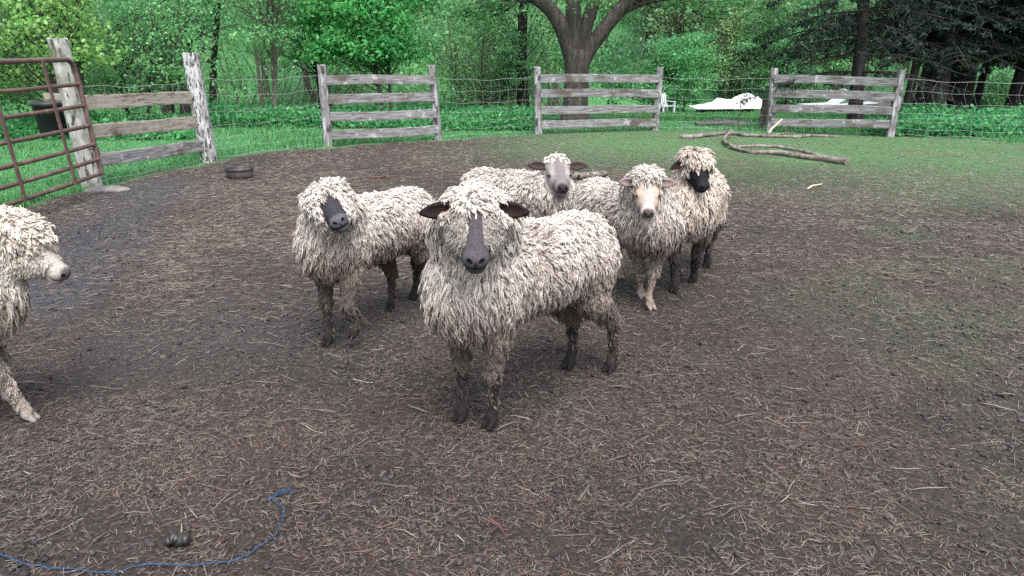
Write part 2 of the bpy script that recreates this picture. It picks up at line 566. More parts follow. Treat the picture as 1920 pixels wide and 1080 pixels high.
def surface_net(Fd, ax):
    S = Fd < 0
    n = Fd.shape
    c8 = [(i, j, k) for i in (0, 1) for j in (0, 1) for k in (0, 1)]
    sl = lambda o: tuple(slice(q, n[d] - 1 + q) for d, q in enumerate(o))
    cnt = sum(S[sl(o)].astype(np.int8) for o in c8)
    act = np.argwhere((cnt > 0) & (cnt < 8))
    ind = np.full([q - 1 for q in n], -1, np.int64)
    ind[tuple(act.T)] = np.arange(len(act))
    pos = np.zeros((len(act), 3)); num = np.zeros(len(act))
    for a in c8:
        for d in range(3):
            if a[d]: continue
            b = list(a); b[d] = 1
            ia, ib = act + np.array(a), act + np.array(b)
            fa, fb = Fd[tuple(ia.T)], Fd[tuple(ib.T)]
            m = (fa < 0) != (fb < 0)
            t = (fa / np.where(fa == fb, 1, fa - fb))[m]
            pa = np.stack([ax[q][ia[m, q]] for q in range(3)], -1)
            pb = np.stack([ax[q][ib[m, q]] for q in range(3)], -1)
            pos[m] += pa + (pb - pa) * t[:, None]; num[m] += 1
    pos /= num[:, None]
    faces = []
    for d in range(3):
        u, v = (d + 1) % 3, (d + 2) % 3
        s0 = [slice(1, q - 1) for q in n]; s0[d] = slice(0, n[d] - 1)
        s1 = list(s0); s1[d] = slice(1, n[d])
        A, B = S[tuple(s0)], S[tuple(s1)]
        e = np.argwhere(A != B)
        inA = A[tuple(e.T)]
        base = e.copy(); base[:, u] += 1; base[:, v] += 1
        def cell(du, dv):
            q = base.copy(); q[:, u] += du; q[:, v] += dv
            return ind[tuple(q.T)]
        quad = np.stack([cell(-1, -1), cell(0, -1), cell(0, 0), cell(-1, 0)], -1)
        quad[~inA] = quad[~inA][:, ::-1]
        faces.append(quad)
    f = np.concatenate(faces)
    return pos, f[(f >= 0).all(1)]

def axis(lo_, hi_, f0, f1, fine, coarse):
    out = [lo_]
    while out[-1] < hi_:
        out.append(out[-1] + (fine if f0 < out[-1] < f1 else coarse))
    return np.array(out, np.float32)

def vertex_normals(v, f):
    a, b, c, d = (v[f[:, k]] for k in range(4))
    fn = np.cross(c - a, d - b)
    out = np.zeros_like(v)
    for k in range(4):
        np.add.at(out, f[:, k], fn)
    return nrm(out), np.linalg.norm(fn, axis=1) * .5

def lock_mesh(mb, base, N_, flow, length, rad_, curl, lift, col, rng, K=7, S=5, droop=.25, conv=None):
    n = len(base)
    t = np.linspace(0, 1, K)
    L_ = length[:, None, None]
    b1 = nrm(np.cross(flow, N_))
    path = base[:, None, :] - N_[:, None, :] * (.5 * rad_[:, None, None])
    path = path + N_[:, None, :] * (lift[:, None] * np.sin(np.minimum(t * 1.5, 1.2))[None] * length[:, None])[..., None]
    path = path + flow[:, None, :] * (t[None, :, None] * L_)
    if conv is not None:
        path = path + conv[:, None, :] * (np.minimum(t * 1.25, 1) ** .8)[None, :, None]
    path[:, :, 2] -= droop * (t ** 2)[None] * length[:, None]
    ph, om = rng.uniform(0, 6.28, (n, 1)), rng.uniform(5, 9.5, (n, 1)) * rng.choice([-1, 1], (n, 1))
    amp = (curl * rad_)[:, None] * np.minimum(t * 3, 1)[None]
    path = path + b1[:, None, :] * (amp * np.cos(ph + om * t[None]))[..., None] + N_[:, None, :] * (amp * .7 * np.sin(ph + om * t[None]))[..., None]
    tg = nrm(np.gradient(path, axis=1))
    e1 = nrm(np.cross(tg, N_[:, None, :] + .01))
    e2 = np.cross(e1, tg)
    prof = (.70 + .34 * np.sin(np.pi * np.minimum(t * .85 + .1, 1))) * (1 - .9 * t ** 6)
    a = np.arange(S) * 2 * np.pi / S
    twist = a[None, None, :] + (om * .6 * t[None])[:, :, None] + ph[:, :, None]
    w_ = 1 + .22 * np.cos(2 * (a[None, None, :] + 0 * twist))
    r_ = rad_[:, None, None] * prof[None, :, None] * w_ * (1 + .20 * np.sin(ph * 3 + 17 * t[None]))[:, :, None]
    V = path[:, :, None, :] + (e1[:, :, None, :] * np.cos(twist)[..., None] * 1.02 + e2[:, :, None, :] * np.sin(twist)[..., None] * .92) * r_[..., None]
    q = np.arange(n)[:, None, None] * (K * S) + np.arange(K - 1)[None, :, None] * S
    j = np.arange(S)[None, None]; j2 = (j + 1) % S
    F_ = np.stack([q + j, q + j2, q + S + j2, q + S + j], -1).reshape(-1, 4)
    c = np.repeat(col[:, None, :], K * S, 1).reshape(n, K, S, 3) * (1.0 + .10 * (t - .5))[None, :, None, None]
    mb.add(V.reshape(-1, 3), F_, c.reshape(-1, 3))

def nrm_cols(hm, y):
    """nostril axes: slanting down towards the middle"""
    c, s_ = math.cos(.6), math.sin(.6) * y
    return np.stack([hm[:, 0], hm[:, 1] * c + hm[:, 2] * s_, -hm[:, 1] * s_ + hm[:, 2] * c], 1)

def make_sheep(cfg):
    rng = np.random.default_rng(cfg['seed'])
    s = cfg.get('s', 1.0)
    FM = np.append(cfg['front'][:2], 0.0)                         # ground point between the front feet
    hd = cfg['heading']
    ch, sh = math.cos(hd), math.sin(hd)
    ORG = FM - .30 * s * vec(ch, sh, 0)
    def loc(pw):
        q = (np.asarray(pw, float) - ORG) / s
        return vec(q[0] * ch + q[1] * sh, -q[0] * sh + q[1] * ch, q[2])
    T = SDF()
    fat = cfg.get('fat', 1.0)
    dz = cfg.get('dz', 0)
    T.el((.24, 0, .625 + dz), (.25, .175 * fat, .19), .09)
    T.el((-.05, 0, .625 + dz), (.36, .205 * fat, .195), .09)
    T.el((-.40, 0, .61 + dz), (.215, .18 * fat, .20), .09)
    T.el((.37, 0, .585 + dz), (.14, .135 * fat, .150), .09)
    # head frame
    H = loc(cfg['head'])
    yaw, pit, rol = cfg['yaw'] - hd, cfg['pitch'], cfg.get('roll', 0)
    hm = np.array((Matrix.Rotation(yaw, 3, 'Z') @ Matrix.Rotation(pit, 3, 'Y') @ Matrix.Rotation(rol, 3, 'X')))
    hx, hy, hz = hm[:, 0], hm[:, 1], hm[:, 2]
    hs_ = cfg.get('hs', 1.0)
    W = lambda x, y, z: H + hs_ * (hx * x + hy * y + hz * z)
    nb = W(-.075, 0, -.055)
    T.rc((.30, 0, .66 + dz), nb, .165, cfg.get('neck', .105) * .8, .09, 'neck')
    if cfg.get('ruff'):
        T.rc(W(-.11, .05, -.13), W(-.11, -.05, -.13), cfg['ruff'], cfg['ruff'], .07, 'neck')
    T.el(W(.015, 0, .0), (.105 * hs_, .078 * hs_, .080 * hs_), .03, 'head', hm)
    T.rc(W(.05, 0, .0), W(.20, 0, -.010), .066 * hs_, .041 * hs_, .03, 'face')
    T.rc(W(.04, 0, -.055), W(.195, 0, -.042), .050 * hs_, .029 * hs_, .025, 'face')
    for y in (-1, 1):
        T.el(W(.085, y * .050, .028), (.030 * hs_, .022 * hs_, .016 * hs_), .02, 'face', hm)
        T.el(W(.09, y * .045, -.03), (.06 * hs_, .026 * hs_, .045 * hs_), .03, 'face', hm)
    T.el(W(.213, 0, -.006), (.036 * hs_, .046 * hs_, .034 * hs_), .02, 'muzzle', hm)
    T.el(W(.208, 0, -.048), (.030 * hs_, .033 * hs_, .020 * hs_), .012, 'muzzle', hm)
    if cfg.get('topknot'):
        T.el(W(*cfg.get('tk_at', (.0, 0, .055))), np.array(cfg['topknot']) * hs_, .05, 'top', hm)
    if cfg.get('cheek'):
        for y in (-1, 1):
            T.el(W(.045, y * .055, -.045), np.array(cfg['cheek']) * hs_, .04, 'cheek', hm)
    ears = []
    el_ = cfg.get('ear', (.30, .30))            # droop of the two ears
    for y, dr in zip((1, -1), el_):
        if dr is None: continue
        root = W(-.012, y * .066, .028)
        e1 = nrm(hy * y - vec(0, 0, 1) * dr + hx * cfg.get('ear_fw', .0))
        fwd = nrm(vec(math.cos(yaw), math.sin(yaw), .12))
        e3 = nrm(fwd - e1 * (fwd @ e1))
        e2 = np.cross(e3, e1)
        Lr = cfg.get('ear_len', .068) * hs_
        ears.append((root, e1, e2, e3, Lr))
        M_ = np.stack([e1, e2, e3], 1)
        T.rc(root - e1 * .02, root + e1 * .035, .024 * hs_, .016 * hs_, .02, 'ear')
        T.el(root + e1 * (Lr * .95), (Lr * .82, .031 * hs_, .0125 * hs_), .012, 'ear', M_)
        T.el(root + e1 * (Lr * 1.45), (Lr * .72, .018 * hs_, .010 * hs_), .016, 'ear', M_)
        T.el(root + e1 * (Lr * 1.05) + e3 * .013 * hs_, (Lr * .80, .020 * hs_, .0105 * hs_), .006, 'ear', M_, sub=True)
    # legs
    for i, (fp, front, side) in enumerate(zip(cfg['feet'], (1, 1, 0, 0), (1, -1, 1, -1))):
        f = loc(fp)
        fz = f[2]
        th = cfg.get('leg', 1.0)
        fx, fy = f[0], f[1]
        sy = side * .105
        if front:
            kx = fx * .6 + .28 * .4 + .012 + .5 * fz
            knee = vec(kx, fy * .65 + sy * .35, .265 + .25 * fz)
            T.rc((.26, sy * .9, .53 + dz), (.26 + (kx - .26) * .5, sy * .6 + knee[1] * .4, .41 + dz * .6), .09, .054 * th, .05, 'upper')
            T.rc((.26 + (kx - .26) * .5, sy * .6 + knee[1] * .4, .41 + dz * .6), knee, .052 * th, .032 * th, .03, 'upper')
        else:
            knee = vec(fx - .012 + .2 * fz, fy * .85 + sy * .15, .27 + .6 * fz)
            stf = vec(-.32 + (fx + .40) * .5, side * .115, .42 + dz * .6)
            T.rc((-.37, side * .080, .58 + dz), stf, .135, .078 * th, .06, 'upper')
            T.rc(stf, knee, .075 * th, .034 * th, .04, 'upper')
        fet = vec(fx - .012 - .4 * fz, fy, .085 + fz)
        T.rc(knee, fet, .031 * th, .022 * th, .02, 'lower')
        T.rc(fet, (fx + .012, fy, .055 + fz), .024 * th, .024, .02, 'lower')
        for q in (-1, 1):
            T.rc((fx + .008, fy + q * .014, .042 + fz), (fx + .042, fy + q * .017, .013 + fz), .020, .012, .006, 'hoof')
    for y in (-1, 1):                                              # nostrils, mouth
        T.el(W(.243, y * .021, .004), np.array((.014, .010, .0065)) * hs_, .004, 'muzzle', nrm_cols(hm, y), sub=True)
    T.el(W(.243, 0, -.030), np.array((.022, .036, .0035)) * hs_, .004, 'muzzle', hm, sub=True)
    T.el(W(.252, 0, -.015), np.array((.008, .0028, .014)) * hs_, .004, 'muzzle', hm, sub=True)
    lo_ = np.min([T.bounds(p)[0] for p in T.p], 0) - .03
    hi_ = np.max([T.bounds(p)[1] for p in T.p], 0) + .03
    hp = np.array([T.bounds(p) for p in T.p if p[6] in ('face', 'muzzle', 'ear')])
    h0, h1 = hp[:, 0].min(0) - .01, hp[:, 1].max(0) + .01
    fine = cfg.get('fine', .0045)
    ax = [axis(lo_[d], hi_[d], h0[d], h1[d], fine / s, .010) for d in range(3)]
    V, Fc = surface_net(T.field(ax), ax)
    Nn, area = vertex_normals(V, Fc)
    tg = T.tags(V)
    # ---- colour of the coat and skin, in head coordinates
    hl = (V - H) @ hm / hs_
    is_ = lambda *q: np.isin(tg, q)
    wool = np.array(cfg.get('wool', (.465, .425, .39)))
    dirtc = np.array(cfg.get('dirt', (.17, .13, .115)))
    skin = np.array(cfg['skin'])
    C = np.tile(wool * .22, (len(V), 1))  # wool darkened under the locks: painted shade for the gaps between them
    headish = is_('head', 'face', 'muzzle', 'cheek', 'top')
    fc = cfg['face']
    if 1:
        by = cfg.get('bare_y', 1)
        bare = headish & (np.abs(hl[:, 1]) < by) & ((hl[:, 0] > cfg.get('bare_from', .05)) | (hl[:, 0] > cfg.get('bare_low', -.01)) & (hl[:, 2] < cfg.get('bare_z', .012)) & (hl[:, 2] > -.085)) | is_('muzzle')
        C[bare] = skin
        if 'nose' in cfg:
            dl = cfg.get('dark_lips', 0)
            k = sstep(.206 - .012 * dl, .232, hl[:, 0] + .25 * (fbm(hl, 60, 2, 3) - .5) * .06) * np.maximum(sstep(.044, .026, np.abs(hl[:, 1])) * sstep(-.026, -.013, hl[:, 2]), dl) * is_('muzzle')
            C = C * (1 - k[:, None]) + np.array(cfg['nose']) * k[:, None]
        if fc == 'strip':          # dark blaze, pale woolly cheeks
            m = bare & ((np.abs(hl[:, 1]) > .026 + .10 * np.maximum(hl[:, 0] - .12, 0)) | (hl[:, 2] < -.03)) & (hl[:, 0] < .178)
            C[m] = cfg['cheekc']
        if fc == 'grey':
            k = sstep(.02, .05, np.abs(hl[:, 1])) * sstep(.18, .12, hl[:, 0])
            m = bare
            C[m] = C[m] * (1 - .5 * k[m, None]) + np.array((.36, .33, .31)) * .5 * k[m, None]
        if fc == 'tan':
            k = sstep(.025, .055, np.abs(hl[:, 1])) * sstep(.20, .10, hl[:, 0]) * cfg.get('tanf', 1)
            C[bare] = C[bare] * (1 - k[bare, None]) + np.array((.42, .27, .19)) * k[bare, None]
    mslit = is_('muzzle') & ((np.abs(hl[:, 2] + .030) < .0048) & (hl[:, 0] > .205) | (np.abs(hl[:, 1]) < .0035) & (np.abs(hl[:, 2] + .018) < .013) & (hl[:, 0] > .225))
    C[mslit] *= .35
    C[is_('top')] = wool * .5  # milder painted gap shade under the crown locks
    nst = is_('muzzle') & (hl[:, 0] > .228) & (np.hypot((np.abs(hl[:, 1]) - .021) / 1.1, (hl[:, 2] - .004)) < .0095)
    C[nst] *= .25
    me_ = is_('ear')
    C[me_] = cfg.get('earc', (.06, .045, .045))
    for (root, e1, e2, e3, Lr) in ears:
        q = V - root
        m = me_ & ((Nn @ e3) > .25) & (q @ e1 > .02)
        C[m] = cfg.get('ear_in', (.07, .03, .03))
    C[is_('lower')] = cfg['legc']
    C[is_('upper')] = wool * .20  # same painted gap shade under the leg wool
    C[is_('hoof')] = cfg.get('hoofc', (.014, .012, .012))
    # stains low on the belly and legs, blotches over the fleece
    blotch = fbm(V, 5.0, 3, cfg['seed'])
    fleece_v = ~(bare | me_ | is_('hoof', 'lower'))
    dirtf = np.clip(sstep(.60, .36, V[:, 2] + .22 * (blotch - .5)) * .75 + .5 * sstep(.55, .75, blotch), 0, 1) * cfg.get('dirty', 1.15)
    C[fleece_v] = C[fleece_v] * (1 - .6 * dirtf[fleece_v, None]) + dirtc * .6 * .6 * dirtf[fleece_v, None]
    lw = is_('lower')
    C[lw] *= (.6 + .8 * fbm(V[lw], 22, 2, 5))[:, None]
    toW = lambda P: np.column_stack([(P[:, 0] * ch - P[:, 1] * sh), (P[:, 0] * sh + P[:, 1] * ch), P[:, 2]]) * s
    root_ = thing('sheep', cfg['label'], 'sheep', (ORG[0], ORG[1], cfg.get('z0', -.009)), 0, 'longwool sheep standing in the pen')
    mb = MB()
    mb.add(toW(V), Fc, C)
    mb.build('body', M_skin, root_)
    # ---- fleece of separate locks
    Pl = np.zeros(len(V)); Lw = np.full(len(V), .043); Rw = np.full(len(V), .0044); Lf = np.full(len(V), .20); Cu = np.full(len(V), 1.05)
    Pl[is_('trunk', 'neck', 'upper', 'top')] = 1
    Lw[is_('upper')] = .036; Rw[is_('upper')] = .0042
    fr = sstep(.20, .40, V[:, 0]) * is_('trunk', 'neck')
    Lw += .012 * fr
    up = Nn[:, 2] > .55
    Lw[up & is_('trunk')] = .030; Rw[up & is_('trunk')] = .0040
    Lf[up & is_('trunk')] = .40; Cu[up & is_('trunk')] = 1.2
    m = headish & ~bare
    Pl[m] = 1; Lw[m] = .032; Rw[m] = .0048
    m = is_('top', 'head') & ~(hl[:, 0] > cfg.get('fringe', .05)) & (hl[:, 2] > -.01)
    Pl[m] = 1; Lw[m] = cfg.get('fringe_len', .030); Rw[m] = cfg.get('fringe_r', .0048); Lf[m] = .45; Cu[m] = 1.2
    m = is_('cheek') & bare
    Pl[m] = cfg.get('cheek_d', 0)
    Lw[m] = cfg.get('cheek_len', .03); Rw[m] = cfg.get('cheek_r', .0055)
    if cfg.get('fluff'):           # short fluffy hair on the cheeks
        m = (bare | is_('neck') & (hl[:, 0] > -.05) & (hl[:, 2] > -.12) & (hl[:, 2] < .01)) & ((np.abs(hl[:, 1]) > .027) | (hl[:, 2] < -.04)) & (hl[:, 0] < .165) & ~is_('muzzle')
        Pl[m] = 1.8; Lw[m] = .014; Rw[m] = .0022; Lf[m] = .40; Cu[m] = .5
    m = is_('lower') & (V[:, 2] > .05)
    Pl[m] = cfg.get('shag', .5) * sstep(.06, .20, V[m, 2]); Lw[m] = cfg.get('shag_len', .026); Rw[m] = .0036; Lf[m] = .10
    Pl[is_('top', 'head') & (Pl > .9) & (Rw > .004)] = 1.7
    Pl[is_('ear', 'hoof', 'muzzle')] = 0
    dens = cfg.get('dens', 9500) / (s * s) * s * s
    fp = Pl[Fc].mean(1)
    wgt = area * fp * (.0054 / Rw[Fc].mean(1)) ** 1.4 * (.05 / np.maximum(Lw[Fc].mean(1), .02)) ** .5
    n = int(dens * wgt.sum())
    pick = rng.choice(len(Fc), n, p=wgt / wgt.sum())
    bw = rng.dirichlet((1, 1, 1, 1), n)
    vi = Fc[pick]
    gat = lambda A: (A[vi] * (bw if A.ndim == 1 else bw[..., None])).sum(1)
    B, Nb = gat(V), nrm(gat(Nn))
    L1 = gat(Lw) * rng.uniform(.65, 1.3, n); R1 = gat(Rw) * rng.uniform(.65, 1.3, n); f1 = gat(Lf) * rng.uniform(.5, 1.5, n); c1 = gat(Cu) * rng.uniform(.5, 1.4, n)
    down = vec(0, 0, -1.0) + 0 * B
    hlB = (B - H) @ hm / hs_
    hw = sstep(.16, .06, np.linalg.norm(hlB - vec(.02, 0, 0), axis=1)) * sstep(-.06, .0, hlB[:, 2])
    body_out = np.column_stack([-.25 + 0 * B[:, 0], np.sign(B[:, 1]) * .5, 0 * B[:, 0]])
    fl = down + body_out * sstep(.3, .9, Nb[:, 2])[:, None] + hw[:, None] * (hx * 1.3 * cfg.get('fringe_fw', 1))[None] * sstep(.105, .055, np.abs(hlB[:, 1]))[:, None]
    swirl = np.column_stack([vnoise(B, 9, k + cfg['seed']) - .5 for k in (11, 12, 13)])
    fl = fl + rng.normal(0, .22, (n, 3)) + swirl * (.9 + 1.6 * sstep(.45, .9, Nb[:, 2]))[:, None]
    fl = fl - Nb * (fl * Nb).sum(1)[:, None]
    fl = nrm(fl)
    # neighbouring locks gather into clumps
    from mathutils import kdtree
    ns = max(8, n // cfg.get('clump', 7))
    sidx = rng.choice(n, ns, replace=False)
    kd = kdtree.KDTree(ns)
    for k, q in enumerate(sidx): kd.insert(B[q], k)
    kd.balance()
    cid = np.array([kd.find(q)[1] for q in B])
    sd_ = sidx[cid]
    fl = nrm(.35 * fl + .65 * fl[sd_])
    cv = B[sd_] - B
    fine_hair = gat(Rw) < .0038
    conv = cv * (.66 * (np.linalg.norm(cv, axis=1) < .04) * ~fine_hair)[:, None]
    L1 = L1 * (.5 + .5 * rng.uniform(.7, 1.35, ns)[cid])
    f1 = f1 * rng.uniform(.5, 1.6, ns)[cid]
    ctone = rng.uniform(.78, 1.15, ns)[cid]
    bl = fbm(B, 5.0, 3, cfg['seed'])
    df = np.clip(sstep(.80, .42, B[:, 2] + .30 * (bl - .5)) * .9 + .45 * sstep(.52, .75, bl), 0, 1) * cfg.get('dirty', 1.15)
    df = np.clip(df + rng.normal(0, .16, n) + .45 * (rng.random(n) < .10), 0, 1)
    cw = np.tile(wool, (n, 1)) * rng.uniform(.75, 1.2, (n, 1)) * ctone[:, None]
    isl = (tg[vi[:, 0]] == 'lower')
    cw = cw * (1 - df[:, None]) + dirtc * rng.uniform(.7, 1.3, (n, 1)) * df[:, None]
    isu = (tg[vi[:, 0]] == 'upper') & (B[:, 2] < .46)
    uc = np.array(cfg.get('upperc', wool * .45))
    ku = (isu * sstep(.50, .36, B[:, 2]))[:, None] * cfg.get('upper_f', .6)
    cw = cw * (1 - ku) + uc * ku
    lc = np.array(cfg.get('shagc', cfg['legc'])) * rng.uniform(.5, 1.5, (n, 1)) * (1 + 1.6 * (vnoise(B, 16, 77) > .62))[:, None]
    cw[isl] = lc[isl]
    if cfg.get('fluff'):
        stray = (hlB[:, 0] > .115) & (np.abs(hlB[:, 1]) < .12) & (np.abs(hlB[:, 2]) < .12) & (R1 > .0030)
        R1[stray] *= .3; L1[stray] *= .35
    if cfg.get('fluff'):
        m = (gat(Rw) < .0036) & ~isl
        cw[m] = np.array(cfg['cheekc']) * rng.uniform(.75, 1.25, (m.sum(), 1))
    fb = MB()
    lock_mesh(fb, B, Nb, fl, L1, R1, c1, f1, cw, rng, K=cfg.get('K', 7), S=cfg.get('S', 4), conv=conv)
    # long forelock strands
    for (a, b_, c_) in cfg.get('strands', ()):
        q = 7
        bs = np.array([W(*a)] * q) + rng.normal(0, .006, (q, 3))
        d = W(*b_) - W(*a)
        lock_mesh(fb, bs, np.tile(nrm(hz * .3 + hx), (q, 1)), np.tile(nrm(d), (q, 1)), np.full(q, np.linalg.norm(d)) * rng.uniform(.7, 1.1, q), np.full(q, c_), np.full(q, .8), np.full(q, .02),
                  np.tile(wool, (q, 1)) * rng.uniform(.7, 1.1, (q, 1)), rng, droop=0)
    for k in range(len(fb.v)):
        fb.v[k] = toW(fb.v[k]).astype(np.float32)
    fb.build('fleece', M_wool, root_)
    if cfg.get('eyes', True):
        for y in (-1, 1):
            m = headish & (np.abs(hl[:, 0] - .094) < .008) & (np.abs(hl[:, 2] - .024) < .007) & (hl[:, 1] * y > 0)
            ey = np.abs(hl[m, 1]).max() - .0040 if m.any() else .06
            e = MB()
            e.lump((0, 0, 0), (.0155 * hs_ * s,) * 3, rough=0, sub=12)
            o = e.build('eye', M_eye, root_)
            o.location = [float(q) for q in toW(W(.094, y * ey, .024)[None])[0]]
            for up_ in (1, -1):
                ld_ = MB()
                aa = np.linspace(-1.3, 1.3, 9)
                pts = np.array([W(.094 + .0180 * math.sin(q) + .003 * math.cos(q), y * (ey + .0060 + .0040 * math.cos(q)), .024 + up_ * .0125 * math.cos(q)) for q in aa])
                ld_.tube(toW(pts), np.array([.002, .003, .0038, .004, .004, .004, .0038, .003, .002]) * hs_ * s, 6, col=tuple(np.array(cfg.get('lid', skin)) * .7))
                ld_.build('eyelid', M_skin, root_)
    if cfg.get('closed'):
        for y in (-1, 1):
            lid = MB()
            lid.lump((0, 0, 0), np.array((.024, .017, .013)) * hs_ * s, rough=.08, sub=14, col=cfg['closed'])
            o = lid.build('eyelid', M_skin, root_)
            o.location = [float(q) for q in toW(W(.078, y * .064, .020)[None])[0]]
            lash = MB()
            lash.tube(toW(np.array([W(.078 + .022 * q, y * (.064 + .012 * (1 - q * q)), .013 + .004 * q * q) for q in np.linspace(-.9, .9, 8)])), .0022 * s, 5, col=(.02, .017, .016))
            lash.build('eyelash', M_skin, root_)
    return root_

def feetpx(*a):
    out = []
    for q in a:
        z = q[2] if len(q) > 2 else 0
        out.append(G(q[0], q[1], z))
    return out
DOWN = -math.pi / 2
SHEEP = [
 dict(label="largest woolly sheep in front, dark nose stripe and closed eyes under a curly fringe", seed=1, s=1.0, front=G(896, 790), heading=math.atan2(-.60, -.50),
      feet=feetpx((924, 797), (868, 786), (1146, 695), (1070, 687)), head=D(890, 401, 2.80), yaw=rad(-87), pitch=rad(27), hs=1.05, neck=.14, ruff=.11,
      topknot=(.08, .112, .042), tk_at=(-.03, 0, .012), fringe=.05, bare_low=-.025, ear=(.16, .14), ear_len=.060, face='strip', skin=(.050, .045, .050), nose=(.062, .057, .064), cheekc=(.23, .208, .19), dark_lips=1, leg=.9,
      bare_from=.045, cheek=(.075, .042, .060), fluff=True, earc=(.010, .008, .009), ear_in=(.016, .008, .009), legc=(.018, .0155, .0145), shagc=(.036, .029, .026), shag=.3, upperc=(.085, .068, .059), upper_f=.95,
      eyes=False, closed=(.30, .275, .25), dens=9500, fine=.004, dirt=(.19, .150, .130)),
 dict(label="woolly sheep at left of centre tilting its dark muzzle sideways with one foreleg lifted", seed=2, s=.93, front=G(640, 640), heading=math.atan2(-.66, -.36),
      feet=feetpx((668, 628, .09), (618, 645), (778, 560), (735, 580)), head=D(616, 378, 3.78), yaw=rad(-66), pitch=rad(12), roll=rad(26), hs=1.06, neck=.13, ruff=.10,
      topknot=(.09, .112, .058), tk_at=(-.01, 0, .04), fringe=.06, ear=(None, None), face='dark', bare_y=.050, bare_low=.08, skin=(.030, .028, .036), nose=(.075, .075, .092), cheekc=(.46, .41, .35), bare_from=.075,
      cheek=(.085, .046, .07), cheek_d=1, cheek_len=.035, legc=(.019, .016, .015), shagc=(.042, .034, .030), shag=.5, upperc=(.062, .049, .043), upper_f=.95, dark_lips=1, leg=.9, eyes=False, dens=8500, dirt=(.17, .13, .112)),
 dict(label="sheep with clean grey face and wide ears looking over the back of the largest sheep", seed=3, s=.88, front=D(1035, 505, 5.25), heading=math.atan2(-.62, .80),
      feet=[vec(.40, 5.32, 0), vec(.28, 5.18, 0), vec(-.10, 5.86, 0), vec(-.24, 5.72, 0)], head=D(1045, 318, 5.22), yaw=rad(-84), pitch=rad(20), hs=1.16, neck=.12, dz=-.01,
      topknot=(.05, .065, .035), tk_at=(-.05, 0, .04), fringe=-.01, ear=(-.02, -.10), ear_len=.064, face='grey', skin=(.15, .132, .138), nose=(.03, .027, .03), cheekc=(.3, .28, .27), bare_from=-.005, bare_low=-.03,
      earc=(.20, .17, .165), ear_in=(.050, .034, .034), legc=(.14, .11, .1), dens=7000, dirty=.8),
 dict(label="white faced sheep with pink cheeks and shaggy crown between the largest and dark faced sheep", seed=4, s=.90, front=G(1212, 572), heading=math.atan2(-.62, .30),
      feet=feetpx((1217, 577), (1200, 556), (1160, 520), (1105, 530)), head=D(1213, 348, 4.42), yaw=rad(-95), pitch=rad(35), hs=1.0, neck=.14, ruff=.10, fat=1.05,
      topknot=(.065, .09, .06), tk_at=(-.04, 0, .055), fringe=.02, ear=(.02, -.02), ear_len=.055, face='tan', tanf=.6, skin=(.37, .315, .285), nose=(.07, .058, .058), bare_from=.015, bare_low=-.01, bare_z=.03,
      earc=(.30, .25, .23), ear_in=(.20, .15, .145), legc=(.20, .155, .13), leg=.82, dz=-.025, shag=.15, hoofc=(.22, .18, .16), dens=8000, lid=(.3, .22, .18)),
 dict(label="black faced sheep with shaggy white fringe and dark legs, farthest right", seed=5, s=.92, front=G(1282, 545), heading=math.atan2(-.62, -.22),
      feet=feetpx((1300, 528), (1264, 546), (1326, 500), (1305, 492)), head=D(1304, 303, 4.80), yaw=rad(-80), pitch=rad(38), hs=.94, neck=.105, fat=.92,
      topknot=(.065, .085, .045), tk_at=(-.005, 0, .055), fringe=.07, fringe_len=.045, ear=(None, .55), ear_len=.066, face='dark', dark_lips=1, skin=(.010, .009, .012), nose=(.018, .017, .022), bare_from=.04,
      earc=(.014, .012, .013), ear_in=(.02, .014, .015), legc=(.016, .014, .015), shagc=(.026, .022, .021), shag=1.2, upperc=(.045, .037, .035), upper_f=.95, wool=(.50, .43, .37), dens=7500, dirty=.7,
      strands=[((.075, -.03, .055), (.15, -.035, .035), .006), ((.06, .06, .02), (.16, .085, -.04), .006), ((.05, -.07, .02), (.13, -.085, -.03), .006)], lid=(.02, .02, .02)),
 dict(label="cream sheep in profile walking in from the left edge with pale muzzle", seed=6, s=.95, front=G(-14, 790), heading=rad(4),
      feet=[G(0, 762) + vec(.0, .05, 0), G(50, 788), G(-330, 700), G(-330, 770)], head=D(40, 450, 3.10), yaw=rad(-8), pitch=rad(38), hs=.97, neck=.17, ruff=.11,
      topknot=(.095, .10, .06), tk_at=(-.015, 0, .05), fringe=.075, ear=(None, None), face='tan', tanf=.15, skin=(.31, .285, .26), nose=(.09, .082, .086), bare_from=.085, bare_low=.065, fluff=True, cheekc=(.40, .365, .325), cheek=(.085, .046, .068), cheek_d=1, cheek_len=.03,
      legc=(.24, .20, .17), shagc=(.26, .22, .19), shag=1.2, hoofc=(.22, .20, .19), upperc=(.15, .125, .11), upper_f=.8, wool=(.49, .43, .375), dirt=(.20, .17, .14), eyes=False, dens=9500),
]
if ONLY is None or 'sheep' in ONLY:
    for c in SHEEP:
        make_sheep(c)
# ------------------------------------------------------------------ fences, gate and loose objects
def off(mb, loc):
    for k in range(len(mb.v)):
        mb.v[k] = (mb.v[k] - np.asarray(loc, np.float32)).astype(np.float32)
    return mb
def part(mb, name, m, root, parent=None, smooth=True):
    return off(mb, root.location).build(name, m, parent or root, smooth)

